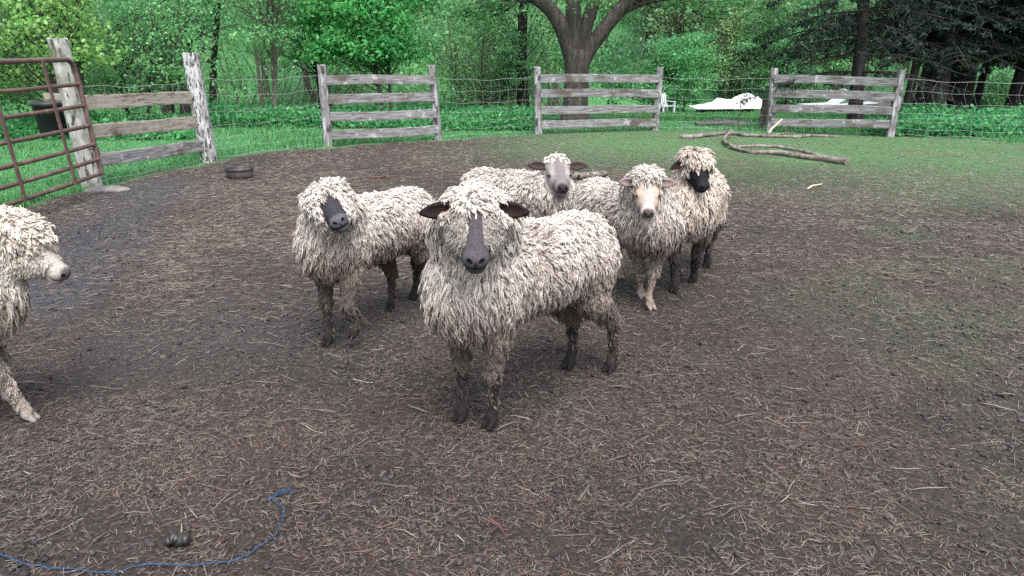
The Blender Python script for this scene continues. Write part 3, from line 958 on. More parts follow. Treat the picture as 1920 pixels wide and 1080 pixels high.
def post_mesh(base, top, w0, w1, seed, square=True, n=14, chip=.02):
    """an upright weathered timber, slightly irregular, from base to top"""
    mb = MB()
    rr = np.random.default_rng(seed)
    base, top = np.asarray(base, float), np.asarray(top, float)
    base = base - nrm(top - base) * .12
    if square:
        sec = np.array([[-1, -.8], [-.8, -1], [0, -1.0], [.8, -1], [1, -.8], [1, 0], [1, .8], [.8, 1], [0, 1.0], [-.8, 1], [-1, .8], [-1, 0]]) * .5
    else:
        a = np.arange(14) * 2 * math.pi / 14
        sec = np.column_stack([np.cos(a), np.sin(a)]) * .5
    m = len(sec)
    vs = []
    for k in range(n + 1):
        t = k / n
        c = base + (top - base) * t
        w_ = w0 + (w1 - w0) * t
        p = np.column_stack([sec[:, 0] * w_, sec[:, 1] * w_, np.zeros(m)])
        q = np.column_stack([sec, np.full(m, t * 6)])
        p = p * (1 + chip * 6 * (fbm(q, 1.7, 3, seed) - .5))[:, None]
        if k == n: p[:, 2] += rr.uniform(-.02, .012, m)
        vs.append(p + c)
    V = np.concatenate(vs)
    f = [[k * m + j, k * m + (j + 1) % m, (k + 1) * m + (j + 1) % m, (k + 1) * m + j] for k in range(n) for j in range(m)]
    mb.add(V, f)
    tv = np.vstack([vs[-1], vs[-1].mean(0)])
    mb.add(tv, [[j, (j + 1) % m, m] for j in range(m)])
    return mb

# left side: gate post, second post with peeling paint
gp_b, gp_t = G(174, 352), D(107, 71, G(172, 352)[1])
p2_b, p2_t = G(393, 304), D(357, 99, G(393, 304)[1])
t = thing('fence_post', 'thick grey weathered post beside the tube gate', 'fence post', gp_b)
part(post_mesh(gp_b, gp_t, .215, .205, 3, square=False, chip=.03), 'post', M_grey_post, t)
for zz in (.45, 1.12):                                              # hinge pins of the gate
    b = MB(); c = gp_b + (gp_t - gp_b) * (zz / 1.64)
    b.tube([c + vec(.10, -.06, 0), c + vec(.19, -.10, 0), c + vec(.19, -.10, .07)], .011, 8)
    part(b, 'hinge_pin', M_gate, t)
t = thing('fence_post', 'post with peeling white and black paint at the bend of the fence', 'fence post', p2_b)
part(post_mesh(p2_b, p2_t, .185, .175, 8, chip=.02), 'post', M_peel, t)
# three boards between them
t = thing('board_fence', 'three tan boards nailed between the gate post and the peeling post', 'fence', (gp_b + p2_b) / 2)
for k, (a, c, hh) in enumerate((((150, 193), (358, 183), .16), ((160, 248), (368, 229), .155), ((178, 300), (380, 273), .15))):
    A, B_ = D(*a, gp_b[1] + .10), D(*c, p2_b[1] - .10)
    m = MB(); m.beam(A, B_, .03, hh, 12, wob=.012, seed=k, edge=.03)
    part(m, 'board', M_board_tan if k < 2 else M_board, t, smooth=False)
# tube gate
gA = vec(-4.47, 8.42, 0)
gdir = nrm(vec(.07, -1.9, 0))
def gpt(s_, z): return gA + gdir * s_ + vec(0, 0, z) + vec(-.10, 0, 0) * (z - .2) * 1.0
t = thing('tube_gate', 'brown tubular steel farm gate standing at the left edge', 'gate', gA)
m = MB()
LEN = 3.05
arc = [gpt(0.0, .21)] + [gpt(0.0, z) for z in np.linspace(.3, 1.28, 7)] + [gpt(.13 - .13 * math.cos(q), 1.28 + .13 * math.sin(q)) for q in np.linspace(.2, 1.57, 7)] + [gpt(s_, 1.41) for s_ in np.linspace(.3, LEN - .2, 6)]
arc += [gpt(LEN - .13 + .13 * math.sin(q), 1.28 + .13 * math.cos(q)) for q in np.linspace(0, 1.5, 6)] + [gpt(LEN, z) for z in (1.1, .7, .21)]
m.tube(arc, .026, 12)
part(m, 'frame', M_gate, t)
for z in (.22, .37, .53, .73, .94, 1.16):
    m = MB(); m.tube([gpt(.0, z), gpt(LEN * .3, z - .004), gpt(LEN * .7, z + .003), gpt(LEN, z)], .021, 10)
    part(m, 'rail', M_gate, t)
for s_ in (.62, 1.52, 2.42):
    m = MB(); m.beam(gpt(s_, .20) + vec(.024, 0, 0), gpt(s_, 1.41) + vec(.024, 0, 0), .05, .012, 6, up=(1, 0, 0))
    part(m, 'brace', M_gate, t)
for z in (.45, 1.12):
    m = MB(); m.tube([gpt(0, z - .04) + vec(-.0, .03, 0), gpt(0, z + .04) + vec(0, .03, 0)], .02, 8)
    part(m, 'hinge', M_gate, t)

# board panels
def panel(pl, tl, pr, tr, rows, label, seed, skip=None):
    L_, R_ = G(*pl), G(*pr)
    TL, TR = D(*tl, L_[1]), D(*tr, R_[1])
    L_[2], R_[2] = ground_z(*L_[:2]), ground_z(*R_[:2])
    t = thing('board_fence', label, 'fence', (L_ + R_) / 2, 0, 'four board fence panels with two posts')
    part(post_mesh(L_, TL, .135, .12, seed, chip=.02), 'post', M_post, t)
    part(post_mesh(R_, TR, .13, .115, seed + 1, chip=.02), 'post', M_post, t)
    for k, (va, vb) in enumerate(rows):
        def at(P0, P1, v):
            q = (pl, tl) if P0 is L_ else (pr, tr)
            f = (v - q[0][1]) / (q[1][1] - q[0][1])
            return P0 + (P1 - P0) * f
        A, B_ = at(L_, TL, va), at(R_, TR, vb)
        d = nrm(B_ - A); nn = vec(d[1], -d[0], 0)
        A, B_ = A + nn * .075, B_ + nn * .075
        m = MB(); m.beam(A + d * .03, B_ - d * .03, .028, .145, 14, wob=.016, seed=seed * 7 + k, edge=.025)
        o = part(m, 'board', M_board, t, smooth=False)
    nb = MB()
    for k, (va, vb) in enumerate(rows):
        pass
    return L_, R_
P1 = panel((617, 274), (603, 122), (822, 261), (810, 122), ((150, 149), (185, 180), (217, 211), (252, 241)), 'board fence panel farthest left, its boards sagging between two leaning posts', 21)
P2 = panel((1010, 250), (1007, 125), (1228, 243), (1238, 126), ((147, 147), (174, 175), (206, 203), (233, 229)), 'board fence panel standing in front of the forked maple trunk', 31)
P3 = panel((1443, 246), (1452, 128), (1668, 257), (1690, 132), ((147, 154), (174, 180), (202, 207), (228, 232)), 'board fence panel farthest right, in front of the white loungers', 41)

# woven wire between everything
def wire_run(a, b, ht, label, seed, z0=(0, 0)):
    rr = np.random.default_rng(seed)
    a, b = np.asarray(a, float).copy(), np.asarray(b, float).copy()
    L_ = np.linalg.norm((b - a)[:2])
    t = thing('wire_fence', label, 'wire fence', (a + b) / 2, 0, 'woven wire fence sections')
    n = max(6, int(L_ / .16))
    hs2 = np.array([.04, .15, .28, .43, .60, .80, 1.0]) * ht
    uu = np.linspace(0, 1, n + 1)
    ph = rr.uniform(0, 6, 4)
    def P(u, h, k):
        s_ = math.sin(math.pi * u)
        return a + (b - a) * u + vec(0, .02 * math.sin(9 * u + ph[0] + h * 3), h - .05 * s_ * (h / ht) + .012 * math.sin(17 * u + ph[1] + k))
    m = MB()
    for k, h in enumerate(hs2):
        m.tube([P(u, h, k) for u in uu], .0018 if 0 < k < 6 else .0024, 4, cap=False)
    for i, u in enumerate(uu[1:-1]):
        sh = rr.normal(0, .02)
        m.tube([P(u, h, k) + vec(sh * math.sin(k * 1.9), 0, 0) + (b - a) / L_ * (rr.normal(0, .012) + (.05 * math.sin(k * 1.7 + ph[2]) if k > 3 else 0)) for k, h in enumerate(hs2)], .0014, 4, cap=False)
    part(m, 'wire', M_wire, t)
def back(p, q=.09): return vec(p[0], p[1] + q, p[2])
RE = G(1990, 270)
wire_run(back(gp_b, .14), back(p2_b, .12), 1.12, 'woven wire behind the three tan boards', 1)
wire_run(back(p2_b, .1), back(P1[0]), 1.12, 'bent woven wire between the peeling post and the sagging board panel', 2)
wire_run(back(P1[0]), back(P1[1]), 1.02, 'woven wire stapled behind the sagging board panel', 3)
wire_run(back(P1[1]), back(P2[0]), 1.02, 'woven wire between the sagging panel and the panel by the forked maple', 4)
wire_run(back(P2[0]), back(P2[1]), 1.0, 'woven wire stapled behind the panel by the forked maple', 5)
wire_run(back(P2[1]), back(P3[0]), .98, 'woven wire in front of the white tarp', 6)
wire_run(back(P3[0]), back(P3[1]), 1.0, 'woven wire stapled behind the panel by the white loungers', 7)
wire_run(back(P3[1]), back(RE), 1.0, 'woven wire in front of the dark conifer trunks', 8)
t = thing('fence_post', 'slim grey post at the right end of the wire fence', 'fence post', RE)
part(post_mesh(RE, RE + vec(.02, 0, 1.15), .10, .09, 77), 'post', M_post, t)
# steel stake and the brown stump post beside the right panel
q = G(1384, 243)
t = thing('steel_stake', 'thin dark steel stake holding the wire in front of the tarp', 'stake', q)
m = MB(); m.tube([q - vec(0, 0, .1), q + vec(.01, 0, .5), q + vec(0.0, 0, .55)], .012, 6)
m.beam(q + vec(-.02, 0, .3), q + vec(.02, 0, .3), .02, .02, 1)
part(m, 'stake', M_dark, t)
q = G(1434, 244) + vec(0, .14, 0)
t = thing('stump', 'short brown stump leaning against the right board panel', 'stump', q)
part(post_mesh(q, q + vec(.03, 0, .58), .20, .17, 91, square=False, chip=.06), 'trunk', M_bark, t)

# black bucket hung on a short board behind the gate post
bk = D(99, 221, 9.0)
t = thing('bucket', 'black plastic bucket hanging beyond the gate beside the thick grey post', 'bucket', bk)
m = MB()
m.lathe([(0, -.18), (.15, -.18), (.158, -.174), (.190, .14), (.205, .142), (.207, .178), (.195, .182), (.183, .16), (.155, -.15), (0, -.15)], 28, bk)
part(m, 'body', M_rubber, t)
t = thing('hanging_board', 'short tan board end behind the thick grey post holding the bucket', 'board', D(104, 184, 9.5))
m = MB(); m.beam(D(84, 184, 9.56), D(140, 186, 9.40), .03, .12, 4, seed=5)
part(m, 'board', M_board_tan, t, smooth=False)
# rubber feed pan
q = G(450, 331)
t = thing('feed_pan', 'round black rubber feed pan on the mud near the peeling post', 'feed pan', q)
m = MB()
m.lathe([(0, 0), (.145, 0), (.152, .006), (.163, .085)], 32, q)
part(m, 'wall', M_pan_side, t)
m = MB()
m.lathe([(.161, .084), (.176, .086), (.180, .096), (.176, .106), (.160, .106), (.154, .095), (.142, .02), (0, .016)], 32, q)
part(m, 'rim', M_rubber, t)
# flat stone at the foot of the gate post
q = G(205, 356)
m = MB(); m.lump((0, 0, .0), (.22, .11, .045), 5, .35, sub=16)
m.lump((-.13, -.02, -.005), (.12, .10, .045), 8, .4, sub=12)
o = m.build('flat_stone', M_stone); o.location = [float(v_) for v_ in q]
tag(o, 'flat pale stone slab at the foot of the thick grey post', 'stone')
# fallen branches on the right
def branch(px, r0, r1, seed, lift=0.0, base_z=0.0, n=40, zs=None):
    """polyline through ground pixels"""
    pts = np.array([G(*p) for p in px])
    if zs is not None: pts[:, 2] = zs
    u = np.linspace(0, len(pts) - 1, n)
    P = np.stack([np.interp(u, np.arange(len(pts)), pts[:, k]) for k in range(3)], -1)
    P[1:-1] = (P[:-2] + 2 * P[1:-1] + P[2:]) / 4
    r = np.linspace(r0, r1, n)
    P[1:-1, :2] += np.random.default_rng(seed).normal(0, r0 * .22, (n - 2, 2))
    P[:, 2] += r * .8 + lift
    P[:, 2] += (fbm(P, 3.0, 2, seed) - .5) * r0 * .6
    return P, r
def logthing(name, label, segs, m_=None):
    t = thing(name, label, 'log', G(*segs[0][0][0]))
    for k, (px, r0, r1, zs) in enumerate(segs):
        P, r = branch(px, r0, r1, k + 3, zs=zs)
        m = MB(); m.tube(P, r * (1 + .18 * (vnoise(P, 7, k + 5) - .5) * 2), 10, rough=.35, seed=k)
        for j in range(6, len(P) - 2, 9):                             # broken twig stubs and knots
            d_ = vec(R.normal(0, .5), R.normal(0, .5), abs(R.normal(.5, .4)))
            m.tube([P[j], P[j] + nrm(d_) * r[j] * 1.6, P[j] + nrm(d_ + vec(.3, 0, 0)) * r[j] * R.uniform(2, 4.5)], [r[j] * .34, r[j] * .2, r[j] * .1], 6)
        part(m, 'trunk' if k == 0 else 'limb', m_ or M_log, t)
    return t
logthing('fallen_branch', 'long bare fallen branch lying nearest the right board panel', [
    ([(1275, 259), (1300, 260), (1330, 256), (1360, 251), (1400, 257), (1440, 258), (1490, 259), (1530, 256), (1575, 258)], .044, .024, None),
    ([(1440, 256), (1465, 252), (1487, 249)], .02, .012, None)])
logthing('fallen_branch', 'bare fallen branch hooked at its left end, nearest of the logs on the right', [
    ([(1588, 309), (1550, 303), (1500, 297), (1460, 290), (1410, 288), (1380, 283), (1358, 274), (1360, 264), (1371, 257)], .050, .021, [0, 0, 0, 0, 0, .02, .03, .06, .10]),
    ([(1546, 297), (1510, 291), (1460, 283), (1420, 281), (1376, 280)], .028, .018, [0, .03, .05, .05, .03])])
A = G(1441, 254)
t = thing('white_stick', 'peeled white stick standing up from the long fallen branch', 'stick', A)
m = MB(); m.tube(np.array([A + vec(0, 0, .04), D(1447, 241, A[1]), D(1457, 233, A[1]), D(1467, 223, A[1])]), [.026, .024, .022, .018], 8, rough=.15)
part(m, 'stick', M_stick, t)
logthing('half_hidden_log', 'grey log half hidden behind the grey faced sheep', [([(1075, 336), (1100, 335), (1135, 331)], .045, .04, None)])
t = thing('white_twig', 'small pale twig lying alone on the dirt right of the sheep', 'twig', G(1524, 350))
m = MB(); m.tube(np.array([G(1514, 354, .012), G(1524, 348, .03), G(1542, 345, .012)]), [.011, .010, .006], 6)
part(m, 'twig', M_stick, t)
# dark heap of old sticks on the lawn
q = G(1385, 240) + vec(0, .5, 0)
t = thing('brush_heap', 'low dark heap of rotten wood on the lawn beyond the wire', 'heap', q)
for k in range(9):
    a = q + vec(R.uniform(-.75, .55), R.uniform(-.25, .25), R.uniform(0, .04))
    m = MB(); m.tube([a, a + vec(R.uniform(.2, .5), R.uniform(-.1, .1), R.uniform(.0, .04)), a + vec(R.uniform(.5, .9), R.uniform(-.2, .2), .03)], [.04, .045, .03], 7, rough=.3, seed=k)
    part(m, 'stick', M_dark, t)
# slatted white garden chair on the far lawn
CH = D(1246, 219, 31.5); CH[2] = ground_z(CH[0], CH[1])
t = thing('garden_chair', 'small slatted white garden chair standing on the far lawn', 'chair', CH, 0)
t.scale = (.85, .85, .8)
def cbox(name, c, s_, rx=0):
    m = MB(); m.box((0, 0, 0), s_, rx=rx)
    m.v[0] = m.v[0] @ np.array(Matrix.Rotation(rad(24), 3, 'Z')).T.astype(np.float32) + (np.array(Matrix.Rotation(rad(24), 3, 'Z')) @ vec(*c)).astype(np.float32)
    m.build(name, M_white, t, smooth=False)
for sx in (-.30, .30):
    cbox('front_leg', (sx, -.30, .26), (.06, .07, .52)); cbox('rear_leg', (sx, .28, .22), (.06, .07, .44))
    cbox('armrest', (sx, -.02, .545), (.11, .68, .03))
for k in range(5): cbox('seat_slat', (0, -.26 + k * .12, .36 - k * .02), (.54, .09, .025))
for k in range(5): cbox('back_slat', (-.22 + k * .11, .33, .62), (.07, .025, .62), rx=-.3)
cbox('back_rail', (0, .375, .78), (.56, .03, .06), rx=-.3)
# white tarp thrown over a heap
TQ = D(1362, 205, 32.0); TQ[2] = ground_z(TQ[0], TQ[1])
nu, nv = 90, 46
uu, vv = np.meshgrid(np.linspace(-1, 1, nu), np.linspace(-1, 1, nv))
pp = np.column_stack([uu.ravel() * 1.38, vv.ravel() * .9])
hgt = .60 * (.26 + .60 * np.exp(-((pp[:, 0] - .75) / .5) ** 2) + .26 * np.exp(-((pp[:, 0] + .25) / .25) ** 2)) * np.clip(1 - (np.abs(pp[:, 1]) / .92) ** 2.5, 0, 1) * sstep(-1.42, -.7, pp[:, 0])
hgt = hgt + .34 * (fbm(pp * np.array([1, 1.6]), 2.4, 4, 3) - .5) * np.clip(hgt * 4, 0, 1) + .03
hgt[pp[:, 0] > 1.2] *= 1.05
xx = pp[:, 0] + .15 * hgt
edge = .12 * (fbm(pp, 1.7, 2, 8) - .5)
ii = np.arange(nv - 1)[:, None] * nu + np.arange(nu - 1)[None]
Fq = np.stack([ii, ii + 1, ii + nu + 1, ii + nu], -1).reshape(-1, 4)
m = MB(); m.add(np.column_stack([xx, pp[:, 1] + edge, hgt]), Fq)
m.add(np.column_stack([xx, pp[:, 1] + edge, hgt - .02]), Fq[:, ::-1])
o = m.build('tarp', M_tarp); o.location = (float(TQ[0]), float(TQ[1]), float(TQ[2]) + .18)
tag(o, 'crumpled white tarp thrown over a heap at the foot of the bushes', 'tarp')
m = MB(); m.lump((0, 0, 0), (1.15, .62, .34), 14, .4, sub=18)
o = m.build('brush_mound', M_dark); o.location = (float(TQ[0]) + .05, float(TQ[1]) + .12, float(TQ[2]))
tag(o, 'dark brush mound showing under the white tarp', 'heap')
# white loungers behind the right panel
def lounger(px, label, hd_, arch):
    q = D(*px, 27.0); q[2] = ground_z(q[0], q[1])
    t = thing('garden_lounger', label, 'lounger', q, rad(hd_), 'white loungers on the far lawn')
    m = MB()
    for sy in (-.28, .28):
        m.tube([vec(-.85, sy, .33), vec(.35, sy, .35), vec(.85, sy, .62 if arch else .38)], .022, 8)
    m.build('frame', M_white, t)
    m = MB()
    m.beam((-.85, 0, .345), (.35, 0, .365), .52, .02, 6); m.beam((.36, 0, .367), (.85, 0, .63 if arch else .395), .52, .02, 4)
    m.build('seat', M_white, t, smooth=False)
    for sx in (-.6, .3):
        for sy in (-.26, .26):
            m = MB(); m.tube([vec(sx, sy, .34), vec(sx + (.12 if sx < 0 else -.1), sy * 1.05, -.02)], .02, 8)
            m.build('leg', M_white, t)
    if arch:
        m = MB(); m.tube([vec(.80 - .05 * math.sin(a), -.28 * math.cos(a), .60 + .22 * math.sin(a)) for a in np.linspace(0, math.pi, 12)], .022, 8)
        m.build('head_hoop', M_white, t)
lounger((1541, 217), 'white lounger with a round head hoop on the far lawn', 18, True)
lounger((1590, 217), 'flat white lounger beside the leaning conifer trunk', 8, False)
q = D(1636, 219, 26.0); q[2] = ground_z(q[0], q[1])
t = thing('overturned_basin', 'small overturned white basin on the lawn beside the loungers', 'basin', q)
m = MB(); m.lathe([(.30, 0), (.32, .01), (.31, .03), (.26, .15), (.23, .17), (0, .175)], 24, q); part(m, 'basin', M_white, t)
q = D(1655, 204, 29.0); q[2] = ground_z(q[0], q[1])
m = MB(); m.lump((0, 0, .12), (.85, .5, .38), 31, .5, sub=16)
o = m.build('dark_heap', M_dark); o.location = [float(v_) for v_ in q]
tag(o, 'dark heap behind the right end of the right board panel', 'heap')
# blue baling twine and dung in the foreground
tp = [(-20, 1036), (25, 1050), (60, 1060), (120, 1070), (180, 1078), (225, 1078), (255, 1066), (285, 1062), (330, 1068), (400, 1060), (450, 1050), (490, 1030), (515, 1005), (530, 980), (534, 960), (526, 947), (508, 938)]
P = np.array([G(*p, 0) for p in tp])
u = np.linspace(0, len(P) - 1, 120)
P = np.stack([np.interp(u, np.arange(len(P)), P[:, k]) for k in range(3)], -1)
for _ in range(4): P[1:-1] = (P[:-2] + 2 * P[1:-1] + P[2:]) / 4
P[:, 2] = gsurf(P) + .003 + .010 * vnoise(P, 9, 2)
t = thing('twine', 'blue baling twine with a frayed end lying across the foreground dirt', 'twine', P[0])
m = MB()
for ph in (0, math.pi):
    ang = np.arange(len(P)) * 1.25 + ph
    m.tube(P + np.column_stack([.0012 * np.cos(ang), .0012 * np.sin(ang), .0012 * np.sin(ang)]), .0017, 5)
part(m, 'strand', M_twine, t)
m = MB()
e = P[-1]
m.lump(e, (.008, .006, .006), 2, .2)
for k in range(14):
    tip = G(548 + R.uniform(-6, 8), 922 + R.uniform(-5, 7)); tip[2] = .012 + R.uniform(0, .012)
    mid = e + (tip - e) * .5 + R.normal(0, .004, 3) + vec(0, 0, .006)
    m.tube([e, mid, tip], [.0011, .001, .0006], 4)
part(m, 'frayed_end', M_twine, t)
q = G(333, 1020)
m = MB()
for k, (dx, dy, dz_, r_) in enumerate(((-.026, 0, .012, .017), (-.010, .003, .018, .021), (.010, 0, .018, .022), (.027, .004, .016, .018), (.004, -.012, .030, .014))):
    m.lump((dx, dy, dz_), (r_ * .85, r_ * 1.1, r_), k, .25)
o = m.build('dung', M_dung); o.location = (float(q[0]), float(q[1]), ground_z(q[0], q[1]))
tag(o, 'dark shiny dung lump on the dirt inside the curve of the blue twine', 'dung')
# a few red twiggy stems and leaves
for k, (px, lb) in enumerate((([(915, 970), (935, 985), (950, 1008)], 'thin reddish stem lying nearest the bottom edge'), ([(690, 333), (725, 331), (760, 330)], 'red plant stem on the dirt behind the sheep with the tilted muzzle'))):
    q0 = G(*px[0])
    m = MB(); m.tube([G(p[0], p[1], .02) - q0 for p in px], [.004 + k * .006, .0035 + k * .006, .002 + k * .004], 5)
    for j in range(4):
        a = G(*px[1], .02) - q0
        m.tube([a, a + vec(R.uniform(-.09, .09), R.uniform(-.09, .09), R.uniform(.0, .02))], .0018 + k * .003, 4)
    o = m.build('red_stem', mat('red_stem', (.10, .048, .040), rough=.8)); o.location = [float(v_) for v_ in q0]
    tag(o, lb, 'stem')
# ------------------------------------------------------------------ vegetation
def leaves(mb, C, size, col, up=.6, asp=.62, fold=.18, rng=R):
    n = len(C)
    N_ = nrm(rng.normal(0, 1, (n, 3)) + np.array([0, -.25, up]))
    a = nrm(np.cross(N_, rng.normal(0, 1, (n, 3))))
    b = np.cross(N_, a)
    size = np.broadcast_to(size, (n,))[:, None]
    V = np.stack([C - a * size * .5, C + b * size * asp * .5 + N_ * size * fold, C + a * size * .55, C - b * size * asp * .5 + N_ * size * fold], 1)
    col = np.broadcast_to(col, (n, 3))
    mb.add(V.reshape(-1, 3), np.arange(n * 4).reshape(-1, 4), np.repeat(col, 4, 0))

def crown(mb, c, r, clumps, per, leaf, col, rng, shell=.45, clump_r=.45, flat=.55, up=.7, zmin=None, var=.25, yel=.12):
    """leaf clumps spread through an uneven envelope; returns the clump centres"""
    d = nrm(rng.normal(0, 1, (clumps, 3)))
    rr = (shell + (1 - shell) * rng.uniform(0, 1, clumps)) * (.75 + .5 * vnoise(d, 1.8, int(rng.integers(1e6))))
    K_ = np.asarray(c) + d * rr[:, None] * np.asarray(r)
    if zmin is not None: K_[:, 2] = np.maximum(K_[:, 2], zmin + rng.uniform(0, .4, clumps))
    n = rng.poisson(per * 1.45, clumps)
    idx = np.repeat(np.arange(clumps), n)
    cr = (clump_r * rng.uniform(.6, 1.35, clumps))[idx]
    P = K_[idx] + rng.normal(0, .5, (len(idx), 3)) * cr[:, None] * np.array([1, 1, flat])
    cc = np.asarray(col)[None] * (1 + rng.uniform(-var, var, (clumps, 1))) + np.array([1, .75, 0])[None] * rng.uniform(0, yel, (clumps, 1)) * np.asarray(col)[1]
    C = cc[idx] * rng.uniform(.75, 1.3, (len(idx), 1))
    leaves(mb, P, leaf * .82 * rng.uniform(.5, 1.35, len(idx)), C, up=up, rng=rng)
    return K_

def limb(mb, a, b, r0, r1, rng, n=8, bend=.12, sides=8, rough=.12):
    a, b = np.asarray(a, float), np.asarray(b, float)
    t = np.linspace(0, 1, n)
    L_ = np.linalg.norm(b - a)
    o1, o2 = rng.normal(0, bend * L_, 3), rng.normal(0, bend * L_ * .5, 3)
    P = a + (b - a) * t[:, None] + o1 * (np.sin(math.pi * t) * .5)[:, None] + o2 * (np.sin(2 * math.pi * t) * .5)[:, None]
    mb.tube(P, np.linspace(r0, r1, n), sides, rough=rough, seed=int(rng.integers(1e6)), cap=False)
    return P

def twigs(mb, base, K_, rng, share=.5, r=.02, z0=.3, spread=1.0):
    """branches from the stem out to the leaf clumps"""
    for k in range(len(K_)):
        if rng.random() > share: continue
        e = K_[k]
        zb = min(e[2] * rng.uniform(.35, .8), e[2] - .1)
        s = base(max(zb, z0))
        limb(mb, s, e, r * rng.uniform(.5, 1.1), .004, rng, n=6, bend=.10, sides=5, rough=0)

def tree(name, label, cat, u, v, Y, stems, crowns, col, leaf=.10, seed=1, bark=None, twig=.5, twig_r=.02, group=None, zvis=None):
    """stems: (dx, dy, height, r0, lean_x); crowns: (dx, dz, rx, ry, rz, clumps, per)"""
    rng = np.random.default_rng(seed)
    q = D(u, v, Y); q[2] = ground_z(q[0], q[1])
    t = thing(name, label, cat, q, 0, group)
    tb = MB()
    axes = []
    for (dx, dy, h, r0, lean) in stems:
        n = 12
        tt = np.linspace(0, 1, n)
        P = np.column_stack([dx + lean * tt + .03 * h * np.sin(tt * 5 + seed), dy + .02 * h * np.sin(tt * 4 + seed * 2), -.15 + (h + .15) * tt])
        rr = r0 * (1 - .75 * tt) * (1 + .5 * np.exp(-tt * 14))
        tb.tube(P, rr, 12, rough=.14, seed=seed, cap=False)
        axes.append(P)
    def base(z):
        P = axes[int(rng.integers(len(axes)))]
        return np.array([np.interp(z, P[:, 2], P[:, k]) for k in range(3)])
    cb = MB()
    for (dx, dy, z, rx, ry, rz, cl, per) in crowns:
        K_ = crown(cb, (dx, dy, z), (rx, ry, rz), cl, per, leaf, col, rng, clump_r=.42 if rx > .8 else .25)
        twigs(tb, base, K_, rng, twig, twig_r)
    tb.build('trunk', bark or M_bark, t)
    cb.build('crown', M_leaf, t)
    return t

